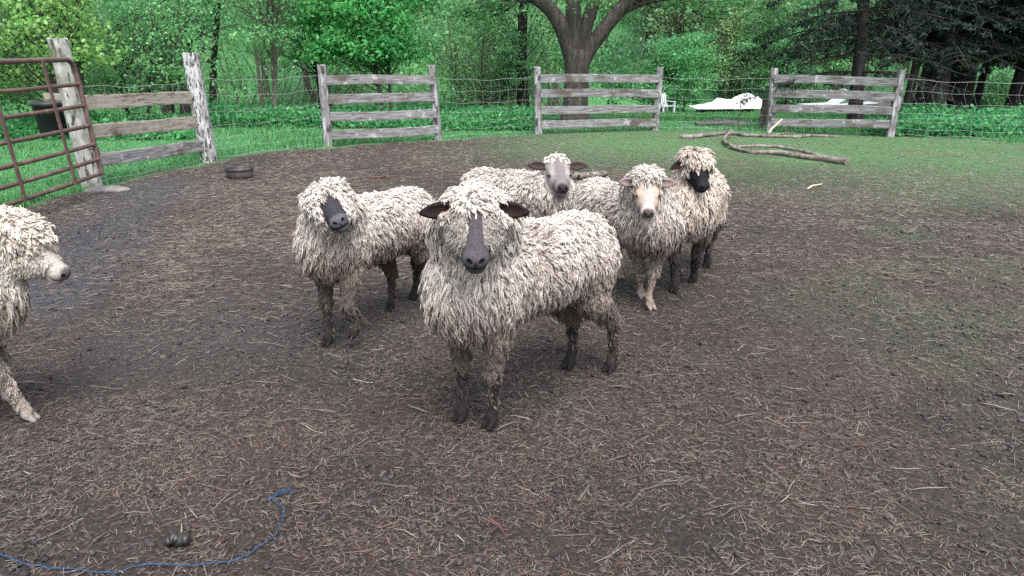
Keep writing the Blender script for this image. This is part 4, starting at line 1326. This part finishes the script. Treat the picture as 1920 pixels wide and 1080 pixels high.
GR1, GR2, GR3, GR4 = (.125, .34, .14), (.10, .28, .125), (.20, .40, .13), (.085, .23, .11)
if ONLY is None or 'veg' in ONLY:
    # ---- the forked maple
    rng = np.random.default_rng(11)
    YM = 17.0
    q = D(1082, 226, YM); q[2] = ground_z(q[0], q[1])
    t = thing('maple_tree', 'big forked maple with thick ridged trunk behind the middle board panel', 'tree', q)
    tb = MB()
    def mp(u, v, dy=0.0): return D(u, v, YM + dy) - q
    def mtube(pts, r, seed):
        pts = np.array(pts); n = len(pts) * 5
        uu_ = np.linspace(0, len(pts) - 1, n)
        P = np.stack([np.interp(uu_, np.arange(len(pts)), pts[:, k]) for k in range(3)], -1)
        for _ in range(3): P[1:-1] = (P[:-2] + 2 * P[1:-1] + P[2:]) / 4
        rr = np.interp(uu_, np.arange(len(pts)), r)
        S = 28
        a = np.arange(S) * 2 * math.pi / S
        tg_ = nrm(np.gradient(P, axis=0))
        b_ = nrm(np.cross(tg_, (0, 1, .01))); c_ = np.cross(b_, tg_)
        ridge = 1 + .10 * (vnoise(np.column_stack([np.tile(np.cos(a) * 2.2, n), np.tile(np.sin(a) * 2.2, n), np.repeat(np.arange(n) * .35, S)]), 1.6, seed) - .5) + .07 * (vnoise(np.column_stack([np.tile(np.cos(a) * 5, n), np.tile(np.sin(a) * 5, n), np.repeat(np.arange(n) * .5, S)]), 1.6, seed + 1) - .5)
        ridge = ridge.reshape(n, S)
        V = P[:, None] + (b_[:, None] * np.cos(a)[None, :, None] + c_[:, None] * np.sin(a)[None, :, None]) * (rr[:, None] * ridge)[..., None]
        i = np.arange(n - 1)[:, None] * S; j = np.arange(S)[None]; j2 = (j + 1) % S
        tb.add(V.reshape(-1, 3), np.stack([i + j, i + j2, i + S + j2, i + S + j], -1).reshape(-1, 4))
    mtube([mp(1080, 250), mp(1079, 226), mp(1079, 200), mp(1080, 165), mp(1081, 135), mp(1083, 112), mp(1085, 92)], [.40, .34, .275, .26, .25, .27, .25], 1)
    mtube([mp(1074, 125), mp(1064, 80), mp(1052, 45), mp(1030, 15), mp(1002, -5), mp(965, -25), mp(905, -60), mp(830, -95)], [.15, .165, .165, .15, .13, .12, .10, .06], 2)
    mtube([mp(1082, 120), mp(1078, 75), mp(1075, 40), mp(1075, 0), mp(1080, -60), mp(1085, -140), mp(1060, -300)], [.15, .17, .165, .16, .15, .13, .07], 3)
    mtube([mp(1086, 120), mp(1092, 80), mp(1100, 45), mp(1112, 10), mp(1125, -50), mp(1150, -140), mp(1180, -300)], [.14, .15, .14, .13, .12, .10, .06], 4)
    mtube([mp(1090, 128), mp(1106, 90), mp(1130, 58), mp(1150, 32), mp(1172, 8), mp(1200, -10), mp(1280, -40), mp(1420, -80)], [.14, .155, .15, .145, .14, .12, .10, .06], 5)
    mtube([mp(1150, 32), mp(1180, 14), mp(1215, 3), mp(1260, -6), mp(1330, -12)], [.09, .075, .065, .05, .03], 6)
    cb = MB()
    K_ = crown(cb, (.3, 0, 4.9), (5.2, 4.2, 2.3), 150, 50, .15, GR1, rng, shell=.5, clump_r=.8)
    for k in range(0, 150, 3):
        limb(tb, vec(K_[k][0] * .35, K_[k][1] * .35, 2.4 + .25 * K_[k][2]), K_[k], .035, .006, rng, sides=5, rough=0)
    # low twigs hanging into view on both sides
    for (u, v, dy, cl) in ((1290, 6, -.4, 10), (1345, 14, -.2, 10), (1250, 0, .2, 8), (1400, 4, 0, 8), (860, 18, -.3, 14), (930, 6, -.2, 10), (800, 5, 0, 8), (905, 40, -.2, 8), (1100, -6, -.6, 8)):
        c = mp(u, v, dy)
        K2 = crown(cb, c, (.5, .4, .2), cl, 26, .10, GR1, rng, shell=.1, clump_r=.3)
        s_ = mp(1150 if u > 1080 else 985, -18)
        for k in range(0, cl, 3): limb(tb, s_, K2[k], .018, .004, rng, sides=5, rough=0)
    for pts in ([(1255, -8), (1300, 18), (1340, 30), (1390, 12)], [(985, -15), (950, 18), (905, 38), (880, 30)], [(1255, 5), (1330, 34), (1385, 36), (1395, 30)]):
        tb.tube([mp(*p) for p in pts], [.02, .016, .011, .006], 6)
    tb.build('trunk', M_bark, t)
    cb.build('crown', M_leaf, t)

    # ---- other broadleaved trees
    tree('young_maple', 'bright yellow green young maple leaning over the gate at far left', 'tree', 120, 262, 14.0, [(0, 0, 5.5, .07, .3), (.25, .2, 4.6, .05, .8)],
         [(0.0, -.2, 1.9, 1.25, .9, 1.0, 70, 42), (-.1, 0, 3.0, 1.5, 1.1, .9, 60, 40), (-1.1, .2, 1.2, .7, .6, .7, 24, 34)], GR3, .11, 21)
    tree('shrub', 'grey green shrub under the young maple behind the gate', 'shrub', -10, 265, 15.0, [(0, 0, 2.2, .035, .2), (-.3, 0, 2.0, .03, -.4)], [(0, 0, 1.0, 1.6, .8, .8, 70, 36), (0, 0, 2.0, 1.4, .8, .7, 40, 36)], (.10, .27, .13), .085, 22)
    tree('shrub', 'leafy shrub rising behind the three tan boards', 'shrub', 285, 250, 15.6, [(0, 0, 2.4, .035, .3), (.3, 0, 2.2, .03, .5), (-.3, 0, 2.0, .03, -.4)],
         [(0, 0, 1.15, 1.35, .8, .9, 95, 34), (.3, 0, 2.0, 1.0, .7, .6, 45, 34)], GR1, .085, 23, twig=.8, twig_r=.014)
    tree('woodland_tree', 'tall dark tree with a stout trunk behind the shrub by the peeling post', 'tree', 378, 222, 19.5, [(0, 0, 9, .15, -.5), (-.65, .3, 8.5, .12, -.4), (.35, .5, 8, .08, .3)],
         [(0, -.3, 2.7, 2.2, 1.3, .8, 70, 40), (0, 0, 5.5, 3.0, 2.4, 2.2, 60, 36)], GR2, .11, 24, bark=M_bark_dark)
    tree('woodland_tree', 'slender pale stemmed sapling between the peeling post and the sagging panel', 'tree', 517, 240, 16.6, [(0, 0, 7, .05, -.35)],
         [(0, -.1, 2.5, 1.1, .8, .55, 34, 34), (-.1, 0, 5, 1.4, 1.2, 1.4, 50, 34), (-.2, -.2, 1.7, .8, .5, .4, 16, 30)], GR1, .095, 25, bark=M_stem)
    tree('woodland_tree', 'dark trunked tree rising just left of the sagging board panel', 'tree', 592, 228, 18.2, [(0, 0, 9, .125, -.75)],
         [(-.4, -.2, 2.6, 1.5, 1.0, .7, 50, 36), (-.3, 0, 5.5, 2.4, 2.0, 2.0, 50, 36), (-.6, -.2, 1.55, .7, .5, .35, 12, 30)], GR1, .10, 26, bark=M_bark_dark)
    tree('young_maple', 'young maple with low spreading leaf layers behind the sagging board panel', 'tree', 708, 236, 17.2, [(0, 0, 5.2, .05, .1), (.15, .1, 4.5, .035, .6)],
         [(-.15, -.3, 1.55, 1.25, .8, .42, 62, 42), (-.2, -.1, 2.3, 1.6, .9, .55, 80, 42), (0, 0, 3.6, 1.6, 1.2, 1.0, 70, 40)], (.065, .33, .10), .115, 27)
    tree('shrub', 'twiggy shrub with bare grey stems between the sagging panel and the forked maple', 'shrub', 905, 232, 18.8, [(0, 0, 2.6, .03, .3), (-.4, .1, 2.5, .025, -.5), (.4, 0, 2.4, .025, .6), (.1, .2, 2.7, .03, -.1), (-.2, .2, 2.2, .02, -.9), (.3, .2, 2.2, .02, 1.0)],
         [(0, 0, 1.5, 1.3, .8, .9, 60, 15), (0, 0, .6, 1.2, .6, .5, 50, 24)], (.10, .25, .10), .075, 28, bark=M_stem, twig=1.0, twig_r=.012)
    tree('woodland_tree', 'straight thin trunk standing left of the forked maple', 'tree', 999, 231, 18.6, [(0, 0, 9, .125, -.02)],
         [(-.5, .3, 2.4, 1.4, .9, .9, 46, 34), (0, 0, 6, 2.4, 2.0, 2.0, 45, 36), (-.6, -.3, 1.2, .6, .4, .6, 22, 34)], GR2, .10, 29, bark=M_bark_dark)
    tree('shrub', 'dense rounded green bush right of the forked maple behind the garden chair', 'shrub', 1262, 216, 34.0, [(0, 0, 2.6, .05, .3), (.4, 0, 2.4, .04, .7), (-.5, 0, 2.4, .04, -.6)],
         [(-.2, 0, 1.1, 2.0, 1.3, 1.1, 150, 40), (.2, 0, 2.4, 1.5, 1.1, .9, 80, 40), (-2.4, .5, 1.6, 1.3, 1.0, 1.3, 70, 38)], (.085, .30, .12), .13, 30, twig=.2)
    tree('shrub', 'pale green shrub on the hillside above the white tarp', 'shrub', 1385, 168, 38.0, [(0, 0, 3.4, .06, .5), (.6, 0, 3.2, .05, 1.0), (-.6, 0, 3.0, .05, -1.1)],
         [(0, 0, 1.6, 2.6, 1.6, 1.5, 150, 34), (.2, 0, 3.6, 2.6, 1.6, 1.2, 110, 30)], (.22, .37, .17), .14, 31, bark=M_stem, twig=.6, twig_r=.03)
    tree('shrub', 'bushy thicket shrub between the forked maple crown and the pale hillside shrub', 'shrub', 1255, 160, 40.0, [(0, 0, 4.4, .06, .8), (.6, 0, 4.2, .05, 1.4), (-.6, 0, 4.0, .05, -1.1), (.2, .3, 4.0, .05, 2.0)],
         [(0, 0, 3.4, 3.0, 1.6, 1.8, 120, 26), (.8, 0, 5.4, 3.0, 1.6, 1.2, 90, 26)], (.18, .33, .15), .14, 32, bark=M_stem, twig=.9, twig_r=.035)
    tree('shrub', 'dark green shrub between the pale hillside shrub and the first conifer', 'shrub', 1470, 178, 36.0, [(0, 0, 3, .05, .3), (.5, 0, 3, .05, .9)],
         [(0, 0, 1.3, 1.8, 1.3, 1.2, 100, 38), (0, 0, 3.0, 2.4, 1.5, 1.3, 110, 34), (.5, 0, 5.0, 2.4, 1.5, 1.3, 80, 30)], GR2, .14, 33, twig=.4)
    tree('shrub', 'fresh green bush beyond the conifer trunks at far right', 'shrub', 1862, 205, 24.0, [(0, 0, 1.5, .03, .3), (.3, 0, 1.4, .03, .6)],
         [(0, 0, .75, 1.3, .8, .7, 90, 36)], GR1, .10, 34)

    # ---- conifers
    def conifer_mesh(seed, h, r0, low, spread, dens):
        rng = np.random.default_rng(seed)
        tb, cb = MB(), MB()
        n = 14; tt = np.linspace(0, 1, n)
        P = np.column_stack([.05 * np.sin(tt * 3 + seed), .04 * np.sin(tt * 4), -.2 + (h + .2) * tt])
        tb.tube(P, r0 * (1 - .85 * tt) * (1 + .35 * np.exp(-tt * 22)), 12, rough=.12, seed=seed, cap=False)
        pts, sz, cl = [], [], []
        z = low
        while z < h - .3:
            for k in range(int(rng.integers(4, 7))):
                a = rng.uniform(0, 2 * math.pi)
                L_ = spread * (1 - (z - low) / (h - low) * .8) * rng.uniform(.65, 1.1)
                d = vec(math.cos(a), math.sin(a), 0)
                q_ = np.linspace(0, 1, 7)
                B_ = vec(0, 0, z) + d * (L_ * q_)[:, None] + vec(0, 0, 1) * (L_ * (.10 * q_ - .38 * q_ ** 2 + .10 * q_ ** 4))[:, None]
                tb.tube(B_, np.linspace(.022, .005, 7), 5, cap=False)
                for sgn in (-1, 1):
                    for j in range(7):
                        f = rng.uniform(.15, 1)
                        o = np.array([np.interp(f, q_, B_[:, m_]) for m_ in range(3)])
                        tl = .22 * L_ * (1.15 - f) + .12
                        e = o + (d * .6 + np.cross(d, (0, 0, 1)) * sgn * .8) * tl + vec(0, 0, -.18 * tl - rng.uniform(0, .10))
                        tb.tube([o, (o + e) / 2 + vec(0, 0, .02), e], [.006, .005, .002], 4, cap=False)
                        if z < low + .5 and rng.random() < .55: continue    # dead lower twigs
                        m_ = int(dens * tl * 26)
                        w_ = rng.uniform(0, 1, m_)[:, None]
                        pts.append(o + (e - o) * w_ + rng.normal(0, .035, (m_, 3)) + vec(0, 0, -.03))
                        cl.append(np.array([.012, .026, .019])[None] * rng.uniform(.6, 1.5) * rng.uniform(.7, 1.3, (m_, 1)))
            z += rng.uniform(.22, .34)
        Pn = np.concatenate(pts); Cn = np.concatenate(cl)
        leaves(cb, Pn, rng.uniform(.09, .17, len(Pn)), Cn, up=.25, asp=.22, fold=.05, rng=rng)
        return tb.mesh('trunk', M_bark_dark), cb.mesh('crown', M_needle)
    CM = [conifer_mesh(3, 9.5, .15, 1.05, 2.7, 1.3), conifer_mesh(5, 9.0, .19, 1.7, 2.6, 2.2), conifer_mesh(8, 9.0, .14, 1.75, 2.4, 2.2)]
    CON = [(1600, 249, 15.6, 0, 'conifer with layered drooping branches standing behind the right board panel', .9, -2),
           (1697, 226, 18.6, 2, 'slim conifer trunk nearest the right board panel, first of the grove', .75, 5),
           (1716, 224, 19.2, 1, 'leaning conifer trunk second from the left in the grove', .95, 6),
           (1752, 222, 18.8, 1, 'thickest grey conifer trunk in the middle of the grove', 1.15, 1),
           (1772, 214, 20.6, 2, 'dark conifer trunk close behind the thickest trunk of the grove', 1.0, 3),
           (1798, 214, 20.2, 1, 'dark conifer trunk just right of the pair in the middle of the grove', 1.05, 4),
           (1742, 205, 22.5, 2, 'thin conifer trunk far back in the grove, left of the thickest trunk', .8, 2),
           (1826, 203, 23.0, 2, 'thin conifer trunk standing apart right of the grove middle', .8, 4),
           (1888, 208, 21.0, 2, 'leaning conifer trunk left of the last pair at the right edge', 1.0, 5),
           (1908, 206, 21.6, 1, 'conifer trunk at the right edge of the grove', .95, 3),
           (1960, 225, 18.5, 1, 'conifer just outside the right edge with branches reaching in', 1.0, 0)]
    for k, (u, v, Y, mi, lb, sc, lean) in enumerate(CON):
        q = D(u, v, Y); q[2] = ground_z(q[0], q[1])
        t = thing('conifer', lb, 'conifer', q, 0, 'dark conifers of the grove on the right')
        t.rotation_euler = (rad(-.5), rad(lean), k * 1.3) if False else Euler((0, rad(lean), 0)).to_matrix().to_4x4().to_euler()
        rz_ = Matrix.Rotation(k * 1.37, 3, 'Z')
        for nm, me in zip(('trunk', 'crown'), CM[mi]):
            o = bpy.data.objects.new(nm, me); COL.objects.link(o); o.parent = t
            o.rotation_euler = (0, 0, k * 1.37 + .9); o.scale = (sc, sc, 1.0)

    # ---- the wood behind, one mass
    rng = np.random.default_rng(77)
    wb, sb = MB(), MB()
    for k in range(300):
        X = rng.uniform(-30, 30); Yw = rng.uniform(23, 40) if X < 3 else rng.uniform(38, 52)
        if X > 12: Yw = rng.uniform(34, 52)
        z0 = ground_z(X, Yw)
        hh = rng.uniform(.8, 5.5)
        rx = rng.uniform(1.0, 2.2)
        col = [GR1, GR2, GR4, (.20, .36, .17), (.13, .33, .13)][int(rng.integers(5))]  # the palest tone puts a sunlit hillside into the leaf colour
        crown(wb, (X, Yw, z0 + hh), (rx, rx * .8, rx * .7), 26, 24, .17, col, rng, shell=.3, clump_r=.6)
        if k % 3 == 0:
            limb(sb, (X, Yw, z0 - .2), (X + rng.normal(0, .6), Yw, z0 + hh + 2.5), rng.uniform(.04, .12), .02, rng, sides=6, rough=0, bend=.05)
        if k % 2 == 0:
            for j in range(5):
                limb(sb, (X + rng.normal(0, .5), Yw - .5, z0), (X + rng.normal(0, 1.3), Yw - .6, z0 + rng.uniform(1.5, 3.5)), .018, .006, rng, sides=4, rough=0, bend=.12)
    tag(wb.build('woods_foliage', M_leaf), kind='stuff', label='mass of mixed green foliage in the wood behind the fence')
    tag(sb.build('woods_stems', M_stem), kind='stuff', label='tangle of grey stems and thin trunks in the wood behind the fence')

    # ---- undergrowth beside the fence, grass, thin green in the pen
    ub = MB()
    def under(n, ufun, hmax, leaf, col, per=16):
        U = ufun(n)
        z = height0(U[:, 0], U[:, 1])
        keep = yard_sd(U) > .25
        U, z = U[keep], z[keep]
        hh = rng.uniform(.3, 1.0, len(U)) * hmax * (.5 + vnoise(U, .9, 3))
        idx = np.repeat(np.arange(len(U)), per)
        P = np.column_stack([U, z])[idx] + np.column_stack([rng.normal(0, .13, (len(idx), 2)), hh[idx] * rng.uniform(.1, 1, len(idx))])
        c_ = np.asarray(col)[None] * (1 + .5 * (vnoise(U, 1.3, 5) - .4))[:, None]
        leaves(ub, P, leaf * rng.uniform(.6, 1.3, len(idx)), c_[idx] * rng.uniform(.7, 1.3, (len(idx), 1)), up=1.0, rng=rng)
    def strip(x0, x1, v0, v1):
        def f(n):
            u = rng.uniform(x0, x1, n); v_ = rng.uniform(v0, v1, n)
            return np.array([G(a, b)[:2] for a, b in zip(u, v_)])
        return f
    under(1500, strip(380, 1010, 219, 240), .34, .085, (.065, .26, .09))
    under(700, strip(760, 1000, 215, 245), .30, .08, (.07, .27, .095))
    under(900, strip(1690, 1990, 226, 258), .34, .09, (.065, .26, .095))
    under(700, strip(-100, 360, 238, 262), .30, .09, (.065, .27, .09))
    under(380, strip(1640, 1720, 240, 254), .26, .08, (.06, .24, .09))
    tag(ub.build('undergrowth', M_leaf), kind='stuff', label='low leafy weeds along the outside of the fence')
    def blades(mb, U, h, wd, col, z=None):
        n = len(U)
        z = gsurf(U) if z is None else z
        a = rng.uniform(0, 2 * math.pi, n)
        d = np.column_stack([np.cos(a), np.sin(a), np.zeros(n)])
        ln = rng.normal(0, .35, (n, 3)); ln[:, 2] = 1
        B_ = np.column_stack([U, z - .004])
        V = np.stack([B_ - d * wd[:, None], B_ + d * wd[:, None], B_ + nrm(ln) * h[:, None]], 1)
        mb.add(V.reshape(-1, 3), np.arange(n * 3).reshape(-1, 3), np.repeat(col, 3, 0))
    gb = MB()
    n = 260000
    Yg = 7 + 30 * rng.uniform(0, 1, n) ** 1.7
    U = np.column_stack([rng.uniform(-.80, .80, n) * (Yg + 2.5), Yg])
    s_ = yard_sd(U) + .5 * (fbm(U, 1.1, 3, 21) - .5)
    U = U[(s_ > .02)]
    n = len(U)
    tall = 1 + 1.2 * sstep(.5, .0, yard_sd(U)) + 1.6 * sstep(.60, .75, vnoise(U, .8, 6))
    gc = np.array([.065, .225, .08])[None] * rng.uniform(.65, 1.4, (n, 1)) + np.array([.05, .03, 0])[None] * rng.uniform(0, 1, (n, 1)) ** 3
    blades(gb, U, rng.uniform(.02, .055, n) * tall, rng.uniform(.004, .008, n) * (1 + U[:, 1] / 18), gc)
    tag(gb.build('grass', M_grass), kind='stuff', label='short green lawn grass beyond the pen')
    mb_ = MB()
    n = 120000
    Yg = 3.5 + 12 * rng.uniform(0, 1, n) ** .9
    U = np.column_stack([rng.uniform(-.5, .8, n) * (Yg + 2.5), Yg])
    far_ = sstep(7.4, 13.2, U[:, 1] + .30 * np.maximum(U[:, 0], -2) + 2.0 * (fbm(U, .5, 2, 31) - .5)) * sstep(-2.2, 1.2, U[:, 0] - .1 * (U[:, 1] - 10))
    sp_ = sstep(.60, .74, fbm(U, .9, 3, 41)) * sstep(.6, 3.2, U[:, 0]) * .6
    U = U[(rng.uniform(0, 1, n) < np.clip(far_ * .8 + sp_ + .01, 0, 1) * sstep(.42, .62, fbm(U, 2.6, 3, 8))) & (yard_sd(U) < .1)]
    n = len(U)
    blades(mb_, U, rng.uniform(.008, .026, n), rng.uniform(.003, .006, n), np.array([.085, .19, .07])[None] * rng.uniform(.6, 1.3, (n, 1)))
    tag(mb_.build('sparse_grass', M_grass), kind='stuff', label='thin cropped green growth on the trodden dirt')
# ------------------------------------------------------------------ litter on the dirt
if ONLY is None or 'litter' in ONLY:
    rng = np.random.default_rng(5)
    def scatter(n, y0, y1, pw=1.0):
        Ys = y0 + (y1 - y0) * rng.uniform(0, 1, n) ** pw
        U = np.column_stack([rng.uniform(-.72, .72, n) * (Ys + 2.6), Ys])
        return U[yard_sd(U) < -.02]
    def straws(mb, U, ln, wd, col, bend=.25, lift=.010, flow=None):
        n = len(U)
        a = rng.uniform(0, math.pi, n)
        if flow is not None: a = flow + rng.normal(0, .7, n)
        K = 5
        t_ = np.linspace(-.5, .5, K)
        cv = rng.normal(0, bend, n)
        ang = a[:, None] + cv[:, None] * t_[None] * 2
        dx = np.cos(ang) * (ln / (K - 1))[:, None]; dy = np.sin(ang) * (ln / (K - 1))[:, None]
        X = U[:, 0:1] + np.cumsum(dx, 1) - dx.sum(1, keepdims=True) / 2
        Y = U[:, 1:2] + np.cumsum(dy, 1) - dy.sum(1, keepdims=True) / 2
        pp_ = np.column_stack([X.ravel(), Y.ravel()])
        Z = gsurf(pp_).reshape(n, K) + .003 + (lift * rng.uniform(0, 1, n) ** 2)[:, None] * (1 + rng.normal(0, .5, (n, 1)) * t_[None] * 2)
        nx2, ny2 = -np.sin(ang), np.cos(ang)
        w_ = (wd * .5)[:, None] * np.array([.5, 1, 1, .9, .4])[None]
        c = np.stack([X, Y, Z], -1)
        s_ = np.stack([nx2, ny2, 0 * nx2], -1) * w_[..., None]
        V = np.stack([c - s_, c + np.array([0, 0, 1.0]) * w_[..., None] * .9, c + s_], 2)    # ridged stalk
        q = np.arange(n)[:, None] * (K * 3) + np.arange(K - 1)[None] * 3
        f1 = np.stack([q, q + 1, q + 4, q + 3], -1).reshape(-1, 4)
        f2 = np.stack([q + 1, q + 2, q + 5, q + 4], -1).reshape(-1, 4)
        mb.add(V.reshape(-1, 3), np.concatenate([f1, f2]), np.repeat(col, K * 3, 0))
    tan = np.array([.135, .114, .092]); pale = np.array([.20, .178, .147]); red = np.array([.105, .066, .053]); grey = np.array([.115, .102, .096])
    sb = MB()
    def pickcol(U, wts):
        n = len(U)
        rz = fbm(U, 1.3, 3, 61)
        c = np.empty((n, 3))
        k = rng.uniform(0, 1, n)
        pr = np.clip(wts[0] + 1.6 * (rz - .5), .05, .9)
        c[:] = tan
        c[k < pr] = red
        c[k > 1 - wts[1]] = pale
        c[(k > .5) & (k < .5 + wts[2])] = grey
        return c * rng.uniform(.6, 1.3, (n, 1))
    def thin(U, seed, lo_=.36, hi_=.58):
        d = sstep(lo_, hi_, fbm(U, 1.1, 3, seed) + .25 * (vnoise(U, 6, seed + 1) - .5))
        w_ = 1 - .75 * sstep(.8, .15, np.linalg.norm(U - _m0 - np.clip(((U - _m0) @ _e) / (_e @ _e), 0, 1)[:, None] * _e, axis=1))
        return U[rng.uniform(0, 1, len(U)) < (.28 + .72 * d) * w_]
    U = thin(scatter(270000, 1.0, 8.5, 1.15), 71)
    U = U[rng.uniform(0, 1, len(U)) < sstep(8.6, 4.6, U[:, 1])]                     # fine chaff and needles, near
    straws(sb, U, rng.uniform(.010, .042, len(U)), rng.uniform(.0010, .0024, len(U)), pickcol(U, (.33, .10, .24)), .3, .010)
    U = thin(scatter(3000, 1.0, 8.5, 1.15), 72)
    U = U[rng.uniform(0, 1, len(U)) < sstep(8.6, 4.8, U[:, 1])]                       # longer stalks, near
    straws(sb, U, rng.uniform(.05, .15, len(U)), rng.uniform(.002, .0042, len(U)), pickcol(U, (.2, .26, .1)), .14, .016)
    U = thin(scatter(120000, 3.6, 14.5, 1.1), 73)
    U = U[rng.uniform(0, 1, len(U)) < sstep(3.6, 8.0, U[:, 1])]                     # mid and far
    straws(sb, U, rng.uniform(.025, .08, len(U)), rng.uniform(.0025, .0055, len(U)), pickcol(U, (.22, .16, .3)), .25, .014)
    U = scatter(80000, 3.0, 10.0, 1.0)
    cpos = G(450, 420)[:2]
    U = U[rng.uniform(0, 1, len(U)) < sstep(2.6, .4, np.linalg.norm((U - cpos) * np.array([.8, .75]), axis=1))]   # tan straw patch at left
    U = thin(U, 74)
    straws(sb, U, rng.uniform(.025, .09, len(U)), rng.uniform(.0018, .004, len(U)), pickcol(U, (.08, .2, .2)), .25, .012, flow=.25)
    tag(sb.build('straw', M_straw), kind='stuff', label='loose straw, chaff and pine needles on the dirt')
    # crumbs of soil and droppings
    ico_v = np.array([[0, 0, 1], [.894, 0, .447], [.276, .851, .447], [-.724, .526, .447], [-.724, -.526, .447], [.276, -.851, .447],
                      [.724, .526, -.447], [-.276, .851, -.447], [-.894, 0, -.447], [-.276, -.851, -.447], [.724, -.526, -.447], [0, 0, -1]])
    ico_f = np.array([[0, 1, 2], [0, 2, 3], [0, 3, 4], [0, 4, 5], [0, 5, 1], [1, 6, 2], [2, 7, 3], [3, 8, 4], [4, 9, 5], [5, 10, 1], [6, 7, 2], [7, 8, 3], [8, 9, 4], [9, 10, 5], [10, 6, 1], [11, 7, 6], [11, 8, 7], [11, 9, 8], [11, 10, 9], [11, 6, 10]])
    cb = MB()
    def clods(U, r, col):
        n = len(U)
        V = ico_v[None] * (1 + rng.uniform(-.28, .28, (n, 12, 1)))
        a = rng.uniform(0, 6.28, n)
        ca, sa = np.cos(a), np.sin(a)
        V = V * (r[:, None] * rng.uniform(.6, 1.3, (n, 3)) * np.array([1, 1, .7]))[:, None, :]
        V = np.stack([V[..., 0] * ca[:, None] - V[..., 1] * sa[:, None], V[..., 0] * sa[:, None] + V[..., 1] * ca[:, None], V[..., 2]], -1)
        V = V + np.column_stack([U, gsurf(U) + r * .25])[:, None]
        f = (np.arange(n)[:, None, None] * 12 + ico_f[None]).reshape(-1, 3)
        cb.add(V.reshape(-1, 3), f, np.repeat(col, 12, 0))
    U = scatter(48000, 1.0, 7.5, 1.2)
    U = U[rng.uniform(0, 1, len(U)) < .35 + .65 * sstep(.4, .6, fbm(U, 1.4, 3, 91)) ]
    clods(U, .003 + .011 * rng.uniform(0, 1, len(U)) ** 2.2, np.array([.034, .029, .030])[None] * rng.uniform(.5, 1.5, (len(U), 1)))
    U = scatter(2000, 1.4, 13, 1.0)
    clods(U, rng.uniform(.007, .015, len(U)), np.array([.016, .014, .0155])[None] * rng.uniform(.6, 1.4, (len(U), 1)))
    tag(cb.build('soil_crumbs', M_clod), kind='stuff', label='dark crumbs of soil and droppings on the dirt')
# ------------------------------------------------------------------ moist air
hz = MB()
hz.box((0, 20, 14.0), (180, 130, 32.4))
hm_ = bpy.data.materials.new("haze")
hm_.use_nodes = True
_n = hm_.node_tree.nodes
_n.remove(_n["Principled BSDF"])
_v = _n.new("ShaderNodeVolumePrincipled")
_v.inputs['Color'].default_value = (.9, .95, 1.0, 1)
_v.inputs['Density'].default_value = HAZE
hm_.node_tree.links.new(_v.outputs[0], _n["Material Output"].inputs['Volume'])
if HAZE > 0:
    tag(hz.build('haze', hm_), kind='stuff', label='thin moist air over the pen and the wood')
